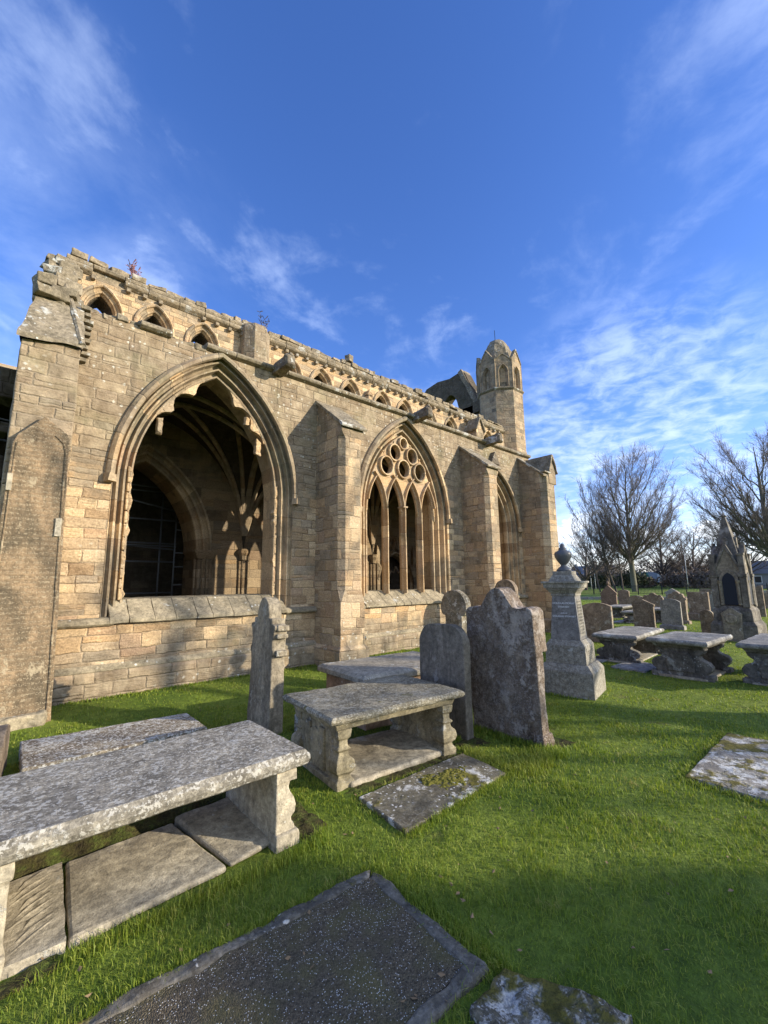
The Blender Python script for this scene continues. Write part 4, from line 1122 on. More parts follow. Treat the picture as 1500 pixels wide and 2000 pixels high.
# the tall narrow stone left of centre
def tall_stone():
    h = 1.80
    o = [(-.385, -.2), (.385, -.2), (.345, 1.0), (.375, 1.02), (.375, 1.07), (.345, 1.10), (.335, 1.20), (.37, 1.26), (.375, 1.33), (.40, 1.36), (.40, 1.41), (.30, 1.43), (.30, 1.50)]
    top = arc(0, 1.50, .29, 0, 180, 12, .20)
    left = [(-y, z) for y, z in o[:0:-1]][:-1]
    left = [(-.30, 1.50), (-.30, 1.43), (-.40, 1.41), (-.40, 1.36), (-.375, 1.33), (-.37, 1.26), (-.335, 1.20), (-.345, 1.10), (-.375, 1.07), (-.375, 1.02), (-.345, 1.0)]
    s = headstone('headstone', 'tall narrow weathered headstone with a small domed head and scrolled shoulders, before the wall', 3.05, 5.95, o + top + left, .20, M['tall'], rot=rad(-3), tilt=rad(1.5), rough=(0.012, 5, 0.09))
    mb = MB()
    for z0, z1, e in ((1.34, 1.42, .035), (1.00, 1.08, .02), (1.24, 1.30, .02)):
        mb.box(-.06, .10 + e * .5, -.405 - e * .3, .405 + e * .3, z0, z1)
    mb.build('moulding', M['tall'], s, bevel=0.015, rough=(0.008, 6, 0.1))
    s2 = MB(); s2.stone((0, 0, .06), (.34, .24, .34), .2, 4, .2)
    q = s2.build('stone_block', M['ledger0'], bevel=0.02, rough=(0.015, 5, 0.08)); q.location = (3.42, 5.42, 0.02)
    tag(q, 'small broken stone block with a pale lined top beside the tall narrow headstone', 'stone')
tall_stone()

def big_stone():
    ol = ol_ogee(1.08, 1.90, 1.64)
    s = headstone('headstone', 'broad purple brown headstone with a swan necked top blotched with white lichen', 5.24, 3.42, ol, .15, M['big'], rot=rad(-3), tilt=rad(-1.0), side=rad(-1.2), rough=(0.014, 4, 0.08))
    mb = MB(); mb.prism([(p[0] * 1.01, max(p[1], 1.08) if p[1] < 1.08 else p[1] + .008) for p in ol], 'x', .03, .20)
    mb.build('moulded_head', M['big'], s, bevel=0.02, rough=(0.010, 4, 0.1))
    mb = MB(); mb.frustum(.02, -.48, -.2, .13, .14, .10, .11, .07); mb.build('foot', M['big'], s, bevel=0.02, rough=(0.02, 6, 0.08))
big_stone()
headstone('headstone', 'grey headstone with a smooth rounded top at the end of the panelled table tomb', 4.80, 4.12, ol_round(.86, 1.40, .26), .13, M['round'], rot=rad(-4), tilt=rad(1), side=rad(-1.0), rough=(0.008, 4, 0.1))
def disc_stone():
    w = .56
    ol = [(-w / 2, -.25), (w / 2, -.25), (w / 2 - .02, 1.16), (w / 2 + .06, 1.18), (w / 2 + .10, 1.24)] + arc(0, 1.36, .41, -8, 188, 18) + [(-w / 2 - .10, 1.24), (-w / 2 - .06, 1.18), (-w / 2 + .02, 1.16)]
    s = headstone('headstone', 'dark headstone with a round disc head on a narrower lichened shaft', 8.6, 6.95, ol, .20, M['disc'], rot=rad(-2), rough=(0.012, 5, 0.1))
    mb = MB(); mb.frustum(0, 0, -.2, .20, .17, .36, .15, .33); mb.build('base', M['ledger0'], s, bevel=0.02)
disc_stone()
headstone('headstone', 'pale edged round topped headstone half hidden behind the broad purple brown one', 11.4, 7.30, ol_round(.74, 2.02, .36), .16, M['plainhs'], rot=rad(-2))

def pedestal():
    r = empty('pedestal_monument', (8.02, 3.86, 0), 'tall grey granite pedestal monument topped by a dark polished urn', 'monument', rad(11))
    mb = MB(); mb.frustum(0, 0, -.2, .42, .46, .46, .455, .455); mb.frustum(0, 0, .42, .53, .455, .455, .37, .37)
    mb.build('base', M['granite2'], r, bevel=0.01)
    mb = MB(); mb.frustum(0, 0, .53, .84, .345, .345, .335, .335); mb.frustum(0, 0, .84, .93, .335, .335, .27, .27)
    p = mb.build('plinth', M['granite2'], r, bevel=0.006)
    mb = MB(); mb.frustum(0, 0, .93, 1.70, .255, .255, .20, .20)
    sh = mb.build('shaft', M['granite'], r, bevel=0.006)
    mb = MB()
    mb.frustum(0, 0, 1.70, 1.74, .215, .215, .215, .215); mb.frustum(0, 0, 1.74, 1.81, .21, .21, .265, .265); mb.frustum(0, 0, 1.81, 1.84, .275, .275, .275, .275)
    mb.frustum(0, 0, 1.84, 1.93, .305, .305, .32, .32); mb.frustum(0, 0, 1.93, 1.965, .345, .345, .345, .345)
    mb.build('cornice', M['granite2'], r, bevel=0.006)
    mb = MB(); mb.frustum(0, 0, 1.965, 2.09, .24, .24, .17, .17); mb.frustum(0, 0, 2.09, 2.15, .17, .17, .17, .17)
    mb.build('cap_block', M['granite2'], r, bevel=0.01)
    mb = MB(); mb.lathe([(.13, 2.15), (.135, 2.17), (.10, 2.21), (.055, 2.245), (.05, 2.27), (.065, 2.285), (.10, 2.33), (.145, 2.41), (.155, 2.47), (.14, 2.51), (.085, 2.535), (.07, 2.55), (.075, 2.575), (.045, 2.60), (.05, 2.625), (.02, 2.67), (.0, 2.675)], 24)
    mb.build('urn', M['urn'], r, smooth=True)
    # lettering on the two faces turned to the path
    def text(body, size, z, face, mat, par, dy=0.0):
        cu = bpy.data.curves.new('inscription', 'FONT'); cu.body = body; cu.size = size; cu.align_x = 'CENTER'; cu.extrude = 0.0015
        to = bpy.data.objects.new('tmp', cu); COL.objects.link(to)
        dg = bpy.context.evaluated_depsgraph_get(); dg.update()
        me = bpy.data.meshes.new_from_object(to.evaluated_get(dg)); bpy.data.objects.remove(to)
        me.materials.clear(); me.materials.append(mat)
        o = bpy.data.objects.new('inscription', me); COL.objects.link(o); o.parent = par
        wz = .255 + (.20 - .255) * (z - .93) / .77
        sl = math.atan(.055 / .77)
        if face == 'w': o.matrix_local = Matrix.Translation((-wz - .002, dy, z)) @ Matrix.Rotation(rad(-90), 4, 'Z') @ Matrix.Rotation(rad(90) - sl, 4, 'X')
        else: o.matrix_local = Matrix.Translation((dy, -wz - .002, z)) @ Matrix.Rotation(rad(90) - sl, 4, 'X')
    text('DOUGLAS MORAY', .046, 1.555, 'w', M['letter'], sh)
    text('STEWART', .046, 1.49, 'w', M['letter'], sh)
    text('ALSO OF', .03, 1.385, 'w', M['letter'], sh)
    text('DOUGLAS STEWART', .043, 1.325, 'w', M['letter'], sh)
    # worn raised panels and letter rows on the sunny face, too weathered to read
    rnd = random.Random(3); mb = MB()
    mb.frustum(0, 0, .99, 1.62, .19, .2535, .15, .2085)
    for k in range(11):
        z = 1.58 - k * .055; wz = .255 + (.20 - .255) * (z - .93) / .77; x = -.145
        while x < .13:
            l = rnd.uniform(.014, .03); mb.box(x, x + l * .7, -wz - .006, -wz + .01, z, z + .026); x += l + .004
    mb.build('worn_inscription', M['granite2'], sh)
    mb = MB(); mb.box(-.26, .26, -.3445, -.33, .57, .80)
    for k in range(5):
        x = -.18 + .02 * k
        while x < .18 - .02 * k:
            l = rnd.uniform(.016, .03); mb.box(x, x + l * .7, -.3475, -.337, .74 - k * .036, .757 - k * .036); x += l + .004
    mb.build('worn_panel', M['granite2'], p)
pedestal()

# ------------------------------------------------------------------ table tombs
def slab_mesh(w, d, h, edge, under=0.0):
    """tomb top of w x d x h with a worn moulded edge"""
    mb = MB(); pr = [(0, -under), (.0, 0), (edge * .9, h * .18), (edge * 1.1, h * .55), (edge, h * .82), (edge * .45, h)]
    rings = []
    for e, z in [(0.02, 0), (edge * .8, h * .12), (edge * 1.08, h * .42), (edge * 1.02, h * .72), (edge * .5, h)]:
        a, b = w / 2 - edge + e, d / 2 - edge + e
        rings.append([(-a, -b, z), (a, -b, z), (a, b, z), (-a, b, z)])
    mb.loft(rings, True, True); return mb
def baluster_plate(mb, x, prof, y0, y1, out=1):
    """leg slab across the tomb; the silhouette of its outer side follows prof (offset, z), the inner side stays plain"""
    poly = [(x + out * o, z) for o, z in prof] + [(x - out * .075, prof[-1][1]), (x - out * .075, prof[0][1])]
    mb.prism(poly, 'y', y0, y1)

def near_table():
    t = empty('table_tomb', (1.02, 3.78, 0), 'long low table tomb in the left foreground with a thick lichened slab', 'tomb')
    s = slab_mesh(2.10, 1.10, .125, .055)
    o = s.build('top_slab', M['t1top'], t, rough=(0.005, 4, 0.06)); o.location = (0, 0, .54)
    leg = [(.105, -.15), (.105, .07), (.085, .085), (.08, .13), (.06, .16), (.055, .19), (.09, .22), (.10, .27), (.085, .32), (.05, .37), (.04, .41), (.055, .445), (.085, .455), (.09, .535)]
    for sx, name in ((1, 'leg'), (-1, 'leg')):
        mb = MB(); baluster_plate(mb, sx * .86, leg, -.50, .46, sx)
        # the front edge is shaped too: belly and neck seen from the lawn
        mb.prism([(sx * .86 - sx * .09 , -.15), (sx * .86 + sx * .115, -.15), (sx * .86 + sx * .115, .07), (sx * .86 + sx * .10, .10), (sx * .86 - sx * .085, .10)], 'y', -.535, -.40)
        mb.prism([(sx * .86 - sx * .088, .45), (sx * .86 + sx * .10, .45), (sx * .86 + sx * .10, .541), (sx * .86 - sx * .088, .541)], 'y', -.52, -.40)
        mb.build(name, M['t1leg'], t, bevel=0.012, rough=(0.010, 6, 0.06))
    mb = MB(); mb.add([(-.50, -.55, .0), (.42, -.50, .0), (.30, .36, .0), (-.42, .33, .0), (-.50, -.54, .05), (.42, -.49, .045), (.30, .36, .05), (-.42, .33, .05)],
                      [(0, 1, 2, 3), (4, 5, 6, 7), (0, 1, 5, 4), (1, 2, 6, 5), (2, 3, 7, 6), (3, 0, 4, 7)])
    mb.build('base_slab', M['paving'], t, bevel=0.02, rough=(0.014, 2.5, 0.07))
    mb = MB(); mb.add([(.445, -.48, .0), (.82, -.42, .0), (.80, .42, .0), (.325, .38, .0), (.445, -.48, .035), (.82, -.42, .04), (.80, .42, .08), (.325, .38, .075)],
                      [(0, 1, 2, 3), (4, 5, 6, 7), (0, 1, 5, 4), (1, 2, 6, 5), (2, 3, 7, 6), (3, 0, 4, 7)])
    mb.build('base_slab', M['paving'], t, bevel=0.02, rough=(0.014, 2.5, 0.07))
    mb = MB(); mb.add([(-.78, -.53, .0), (-.515, -.55, .0), (-.44, .33, .0), (-.78, .30, .0), (-.78, -.53, .055), (-.515, -.55, .06), (-.44, .33, .06), (-.78, .30, .055)],
                      [(0, 1, 2, 3), (4, 5, 6, 7), (0, 1, 5, 4), (1, 2, 6, 5), (2, 3, 7, 6), (3, 0, 4, 7)])
    for k in range(9):   # tool marks
        a = -.46 + k * .075
        mb.add([(-.76 + (k % 3) * .03, a, .056), (-.53 + .02 * (k % 2), a + .16, .061), (-.53 + .02 * (k % 2), a + .175, .061), (-.76 + (k % 3) * .03, a + .018, .056), (-.65, a + .09, .063)], [(0, 1, 4), (1, 2, 4), (2, 3, 4), (3, 0, 4)])
    mb.build('tooled_block', M['t1leg'], t, bevel=0.0, rough=(0.006, 8, 0.05))
    mb = MB(); mb.add([(-.80, .34, .0), (.86, .42, .0), (.86, .78, .0), (-.80, .72, .0), (-.80, .34, .03), (.86, .42, .04), (.86, .66, .16), (-.80, .62, .17)], [(0, 1, 2, 3), (4, 5, 6, 7), (0, 1, 5, 4), (1, 2, 6, 5), (2, 3, 7, 6), (3, 0, 4, 7)])
    o = mb.build('earth_bank', M['earth'], rough=(0.05, 4, 0.07)); o.location = (1.02, 3.78, 0); tag(o, 'mossy earth bank under the back of the foreground table tomb', kind='stuff')
def earth_mat():
    m, t, bs = new_mat('mossy earth')
    pos = t.new('ShaderNodeNewGeometry').outputs['Position']
    n = t.noise(pos, 6, 5, 0.7); f = t.noise(pos, 45, 4, 0.7)
    c = t.ramp(n, [(.3, (.035, .026, .014)), (.48, (.06, .055, .018)), (.62, (.075, .10, .02)), (.8, (.14, .13, .035))])
    c = t.mix(1.0, c, t.ramp(f, [(.3, (.5, .5, .5)), (.7, (1.5, 1.5, 1.4))]), 'MULTIPLY')
    t.put(bs.inputs['Base Color'], c); bs.inputs['Roughness'].default_value = 1.0
    t.put(bs.inputs['Normal'], t.bump(f, 1.0, 0.03)); return m
M['earth'] = earth_mat()
near_table()

def panelled_table():
    t = empty('table_tomb', (3.53, 4.13, 0), 'yellowish table tomb with carved panelled end and open side, before the rounded grey headstone', 'tomb', rad(-6.5))
    s = slab_mesh(1.80, 1.20, .075, .05); o = s.build('top_slab', M['t2top'], t, rough=(0.010, 4, 0.06)); o.location = (0, 0, .625)
    mb = MB(); mb.frustum(0, 0, .545, .628, .79, .50, .82, .53); mb.build('frieze', M['t2'], t, bevel=0.008, rough=(0.006, 5, 0.1))
    prof = [(.10, -.15), (.10, .07), (.06, .09), (.06, .14), (.105, .17), (.115, .22), (.09, .28), (.045, .32), (.05, .36), (.075, .38), (.04, .40), (.035, .46), (.07, .48), (.08, .545)]
    for sx in (-1, 1):
        mb = MB()
        x = sx * .70
        mb.box(x - .06, x + .06, -.44, .46, -.15, .545)
        for yy in (-.43, .43):                 # corner balusters
            rings = []
            for e, z in [(.095, -.15), (.10, .075), (.075, .095), (.07, .125), (.10, .155), (.11, .20), (.10, .26), (.06, .30), (.055, .335), (.08, .36), (.05, .385), (.05, .44), (.075, .465), (.085, .545)]:
                rings.append([(x - e, yy - e, z), (x + e, yy - e, z), (x + e, yy + e, z), (x - e, yy + e, z)])
            mb.loft(rings, True, True)
        for yy in (-.16, .16): mb.box(x + sx * .05, x + sx * .085, yy - .055, yy + .055, .09, .50)
        mb.box(x + sx * .05, x + sx * .10, -.5, .5, -.15, .07)
        mb.prism([(-.14, .13), (.14, .13), (.14, .42), (.0, .47), (-.14, .42)], 'x', x + sx * .055, x + sx * .08)
        mb.build('leg', M['t2'], t, bevel=0.008, rough=(0.007, 7, 0.07))
    mb = MB(); mb.add([(-.66, -.56, 0), (.78, -.50, 0), (.74, .46, 0), (-.66, .46, 0), (-.66, -.56, .06), (.78, -.50, .07), (.74, .46, .08), (-.66, .46, .08)], [(0, 1, 2, 3), (4, 5, 6, 7), (0, 1, 5, 4), (1, 2, 6, 5), (2, 3, 7, 6), (3, 0, 4, 7)])
    mb.build('base_slab', M['paving'], t, bevel=0.025, rough=(0.014, 3, 0.08))
panelled_table()

def chest_tomb():
    t = empty('chest_tomb', (4.92, 5.30, 0), 'low closed chest tomb under a grey slab between the wall and the panelled table tomb', 'tomb', rad(-5))
    mb = MB()
    mb.loft([[(-a, -b, z), (a, -b, z), (a, b, z), (-a, b, z)] for a, b, z in ((.93, .58, .60), (1.0, .65, .63), (1.0, .65, .695), (.94, .59, .735))], True, True)
    mb.build('top_slab', M['chest'], t, bevel=0.006, rough=(0.006, 4, 0.12))
    MB().box(-.90, .90, -.54, .54, -.2, .60).build('chest', M['pink'], t, bevel=0.01)
chest_tomb()

def far_table(label, x, y, rot, w, d, h, mt, ml, solid=True, th=.10):
    t = empty('table_tomb', (x, y, 0), label, 'tomb', rot)
    s = slab_mesh(w, d, th, .05); o = s.build('top_slab', mt, t, rough=(0.010, 4, 0.12)); o.location = (0, 0, h - th)
    mb = MB(); mb.frustum(0, 0, h - th - .07, h - th + .002, w / 2 - .12, d / 2 - .12, w / 2 - .07, d / 2 - .07); mb.build('frieze', ml, t, bevel=0.01)
    for sx in (-1, 1):
        xx = sx * (w / 2 - .26); mb = MB()
        hh = h - th - .07; b = d / 2
        pts = [(-b + .05, -.15), (b - .05, -.15), (b - .05, .07), (b - .12, .10), (b - .03, hh * .30), (b - .01, hh * .44), (b - .06, hh * .56), (b - .2, hh * .66), (b - .22, hh * .76), (b - .13, hh * .86), (b - .10, hh)]
        poly = pts + [(-y, z) for y, z in pts[:1:-1]]
        mb.prism(poly, 'x', xx - .09, xx + .09)
        mb.prism([(-b * .42, .12), (b * .42, .12), (b * .46, hh * .5), (b * .3, hh * .85), (-b * .3, hh * .85), (-b * .46, hh * .5)], 'x', xx + sx * .06, xx + sx * .125)
        for yy in (-b + .1, b - .1): mb.box(xx - .13, xx + .13, yy - .09, yy + .09, -.15, .09)
        mb.build('leg', ml, t, bevel=0.015, rough=(0.015, 4, 0.14))
    mb = MB(); mb.box(-w / 2 + .1, w / 2 - .05, -d / 2 + .1, d / 2 - .15, -.1, .035); mb.build('base_slab', M['paving'], t, bevel=0.02)
    return t
far_table('sooty open table tomb just right of the granite pedestal', 12.55, 4.42, rad(2), 2.35, 1.02, .66, M['darktop'], M['darktable'])
far_table('broad sooty table tomb with a carved bulging end beside the flat ledger', 11.35, 2.80, rad(-3), 1.75, 1.10, .76, M['darktop'], M['darktable'])
far_table('sooty table tomb cut by the right edge, next to the broad carved one', 11.85, 1.36, rad(-2), 2.2, 1.05, .76, M['darktop'], M['darktable'])
far_table('low table tomb far back under the headstone with the finial', 25.0, 9.15, rad(0), 2.0, 1.0, .60, M['darktop'], M['darktable'])
far_table('small low table tomb behind the notched pediment headstone', 22.6, 7.55, rad(0), 1.7, .8, .52, M['darktop'], M['darktable'])
far_table('dark low table tomb between the three lobed and pale grey headstones', 23.5, 6.95, rad(0), 1.6, 1.1, .62, M['darktop'], M['darktable'])

# ------------------------------------------------------------------ flat ledgers
def flat_slab(name, label, pts, z0, z1, mat, rough=(0.008, 5, 0.10), cat='ledger'):
    cx = sum(p[0] for p in pts) / len(pts); cy = sum(p[1] for p in pts) / len(pts)
    mb = MB(); mb.prism([(x - cx, y - cy) for x, y in pts], 'z', z0, z1)
    o = mb.build(name, mat, bevel=0.012, rough=rough); o.location = (cx, cy, 0); return tag(o, label, cat)
L1 = [(2.74, 3.44), (2.66, 2.74), (4.17, 2.79), (4.26, 3.42)]
lg = flat_slab('ledger_stone', 'dark flat ledger spotted with white lichen and carrying a moss clump', L1, -.1, .035, M['ledger1'], (0.008, 4, .06))
mb = MB()
mb.loft([[(.22 + (1 + .18 * math.sin(3 * t + 1) + .1 * math.sin(7 * t)) * .30 * r * math.cos(t), .06 + (1 + .18 * math.sin(3 * t + 1) + .1 * math.sin(7 * t)) * .20 * r * math.sin(t), z) for t in [2 * math.pi * k / 28 for k in range(28)]] for r, z in ((1.0, .005), (.97, .022), (.8, .028), (.5, .033), (.15, .035))], True, True)
mo = mb.build('moss_clump', M['mossclump'], rough=(0.012, 26, 0.018)); mo.location = (3.42, 3.06, .01); tag(mo, 'round rusty green moss clump on the dark spotted ledger', 'moss')
L0 = [(.46, 7.12), (.43, 6.08), (2.30, 6.04), (2.32, 6.92)]
flat_slab('ledger_stone', 'raised flat ledger patterned white and brown behind the foreground table tomb', L0, -.15, .15, M['ledger0'], (0.006, 4, .08))
LR = [(5.40, 1.52), (5.36, .55), (7.3, .62), (7.25, 1.50)]
flat_slab('ledger_stone', 'grey lichened ledger with yellow moss sunk in the lawn at the right edge', LR, -.1, .03, M['ledgerR'], (0.010, 4, .08))
LBp = [(10.74, 4.25), (10.66, 3.52), (11.55, 3.45), (12.0, 4.2)]
flat_slab('ledger_stone', 'grey flat ledger in the grass between pedestal and broad table tomb', LBp, -.1, .03, M['ledgerB'])
LS = [(11.2, 4.95), (11.2, 4.62), (11.75, 4.62), (11.75, 4.95)]
flat_slab('ledger_stone', 'tiny grey flat stone at the foot of the open table tomb', LS, -.1, .03, M['ledgerB'])
LK = [(2.16, 1.52), (1.86, 1.50), (1.70, 1.1), (2.40, .98)]
flat_slab('ledger_stone', 'crusty stone corner white with lichen at the bottom edge', LK, -.1, .035, M['lichenrock'], (0.03, 7, .04))

def gravel_plot():
    # corner at the tip, kerb rim round dark glittering gravel
    a, b, c, d = (2.19, 2.60), (2.12, 1.58), (.35, 1.62), (.30, 2.72)
    cx, cy = 1.24, 2.13
    g = empty('gravel_grave', (cx, cy, 0), 'dark grave bed of glittering fine gravel inside a worn lichened stone rim', 'grave')
    def ins(p, k): return (cx + (p[0] - cx) * k[0], cy + (p[1] - cy) * k[1])
    out = [a, b, c, d]; inn = [ins(p, (.905, .835)) for p in out]
    for i in range(4):
        j = (i + 1) % 4
        q = [out[i], out[j], inn[j], inn[i]]
        mb = MB(); mb.prism([(x - cx, y - cy) for x, y in q], 'z', -.1, .028 + .002 * i)
        mb.build('kerb', M['ledgerrim'], g, bevel=0.018, rough=(0.016, 6, 0.05))
    mb = MB(); mb.prism([((x - cx) * 1.02, (y - cy) * 1.02) for x, y in inn], 'z', -.1, .022); mb.build('gravel_bed', M['gravel'], g, rough=(0.012, 5, .05))
gravel_plot()

# inscribed slab leaning on the corner pier
mb = MB(); mb.prism([(-.07, -.2), (.86, -.2), (.735, 4.27), (.70, 4.36), (.40, 4.60), (.10, 4.24), (.055, 4.1)], 'y', -.07, .07)
ls = mb.build('inscribed_slab', M['leanslab'], bevel=0.015, rough=(0.006, 3, 0.12)); ls.location = (0, 8.25, 0.02); ls.rotation_euler.x = rad(-1.6)
tag(ls, 'very tall inscribed grave slab leaning on the corner pier at the left edge', 'slab')
mb = MB(); mb.tube([(.80, -.075, 0), (.70, -.075, 4.05), (.66, -.075, 4.2), (.55, -.075, 4.3)], .014, 6); mb.tube([(.045, -.075, 0), (.10, -.075, 4.1)], .012, 6)
mb.build('border_moulding', M['leanslab'], ls)
mb = MB(); mb.box(.04, .105, -.10, .08, 3.36, 3.62); mb.box(.0, .075, -.10, .08, 2.12, 2.45); mb.box(.66, .74, -.10, .08, 2.72, 3.0); mb.build('clamp', M['t1leg'], ls, bevel=0.006)
mb = MB(); mb.stone((0, 0, 0), (.75, .3, .26), .03, 3, .2); o = mb.build('footing_stone', M['sill'], bevel=0.03, rough=(0.03, 5, .08)); o.location = (.42, 8.20, .10)
tag(o, 'low mossy footing stone at the foot of the tall leaning slab', 'stone')

# low headstone cut by the left edge
headstone('headstone', 'low headstone with a pale edge cut by the left side of the frame', .235, 6.50, ol_segment(.7, .50, .12), .14, M['plainhs'], rot=rad(-6))

# ------------------------------------------------------------------ headstones further off
G2 = 'headstones in the far part of the graveyard'
headstone('headstone', 'wide brown headstone with a gently curved top directly behind the granite pedestal', 14.7, 6.08, ol_segment(.90, 1.24, .10), .12, M['plainhs'], group=G2)
s = headstone('headstone', 'purplish gabled headstone with a small knob finial on its point', 29.0, 11.2, ol_gable(.92, 1.62, .52, .04), .18, M['redhs'], group=G2)
mb = MB(); mb.lathe([(.05, 1.58), (.09, 1.66), (.10, 1.72), (.05, 1.78), (.07, 1.83), (.0, 1.88)], 10); mb.build('finial', M['redhs'], s)
headstone('headstone', 'plain brown headstone partly behind the gabled one with the finial', 30.2, 10.75, ol_segment(.66, 1.30, .10), .14, M['plainhs'], group=G2)
headstone('headstone', 'low broad headstone with a bowed top at the back of the row', 29.0, 9.65, ol_segment(1.05, .98, .16), .16, M['plainhs'], group=G2)
headstone('headstone', 'brown headstone with a low notched pediment over a pale sunlit edge', 20.4, 6.55, ol_gable(.78, 1.13, .20, .03), .16, M['plainhs'], group=G2)
ol = [(-.5, -.25), (.5, -.25), (.5, .95)] + arc(.34, .97, .12, 0, 120, 6) + arc(0, 1.05, .17, 25, 155, 8) + arc(-.34, .97, .12, 60, 180, 6) + [(-.5, .95)]
headstone('headstone', 'dark headstone with a three lobed scalloped top', 27.0, 8.15, ol, .16, M['plainhs'], group=G2)
headstone('headstone', 'smooth pale grey headstone with a shallow arched top on a stepped base', 20.2, 5.50, ol_segment(.70, 1.19, .13), .12, M['palehs'], group=G2, base=(.86, .34, .14))
ol = [(-.36, -.25), (.36, -.25), (.36, 1.02), (.40, 1.04), (.40, 1.10), (.30, 1.14)] + arc(.2, 1.22, .09, 0, 110, 5) + arc(0, 1.26, .15, 30, 150, 7) + arc(-.2, 1.22, .09, 70, 180, 5) + [(-.30, 1.14), (-.40, 1.10), (-.40, 1.04), (-.36, 1.02)]
headstone('headstone', 'ornate scroll topped headstone just behind the pale grey one', 22.9, 5.98, ol, .22, M['plainhs'], group=G2, base=(.9, .4, .12))
headstone('headstone', 'tall square block headstone with a flat top left of the spired monument', 25.4, 5.72, ol_flat(.84, 1.32), .24, M['plainhs'], group=G2, base=(1.3, .5, .30))
headstone('headstone', 'small round topped headstone close to the left of the spired monument', 19.6, 4.22, ol_round(.42, .84, .2), .13, M['plainhs'], group=G2)
ol = [(-.26, -.25), (.26, -.25), (.26, 1.2), (.31, 1.26), (.31, 1.36), (.22, 1.34), (.1, 1.42), (-.1, 1.56), (-.26, 1.56)]
headstone('headstone', 'slim headstone with a scrolled corner showing right of the spired monument', 29.5, 4.1, ol, .2, M['plainhs'], group=G2)
headstone('headstone', 'small plain headstone peeping between the square block and the spired monument', 27.5, 5.15, ol_segment(.5, 1.12, .1), .14, M['redhs'], group=G2)
flat_slab('ledger_stone', 'thin pale ledger lying in the grass behind the pale grey headstone', [(23.6, 5.3), (23.6, 4.6), (25.2, 4.6), (25.2, 5.3)], -.1, .04, M['ledgerB'])
flat_slab('ledger_stone', 'thin flat ledger far off under the low back table tomb', [(21.5, 8.3), (21.5, 7.9), (22.8, 7.9), (22.8, 8.3)], -.1, .05, M['ledgerB'])

# unseen stone added beyond the frame so its shade crosses the lawn
headstone('headstone', 'unseen headstone added beyond the right edge to shade the lawn', 9.9, -.85, ol_ogee(.95, 1.45, 1.2), .14, M['plainhs'], rot=rad(-20))

for i, (x, y, w, h, k, d) in enumerate([(33.5, 12.9, .6, 1.1, 0, 'small arched headstone at the far left of the back rows'), (34.5, 9.2, .8, 1.3, 1, 'gabled brown headstone deep in the back row by the bowed one'), (33.0, 8.35, .6, .9, 0, 'low arched headstone deep behind the three lobed one'),
        (35.5, 7.5, .7, 1.25, 2, 'square shouldered headstone in the last row behind the scroll topped one'), (31.5, 6.35, .55, .95, 0, 'small arched headstone behind the square block headstone'), (36.0, 5.9, .7, 1.2, 1, 'gabled headstone in the last row beside the spired monument'),
        (37.0, 4.6, .8, 1.15, 0, 'broad arched headstone far off right of the spired monument'), (24.5, 2.75, .6, .8, 2, 'low square headstone near the right edge behind the spired monument')]):
    headstone('headstone', d, x, y, (ol_segment(w, h, .12), ol_gable(w, h, .25, .03), ol_flat(w, h))[k], .15, M[('plainhs', 'palehs', 'redhs')[i % 3]], rot=rad(i * 3 - 9), tilt=rad((i % 3 - 1) * 2), group=G2)

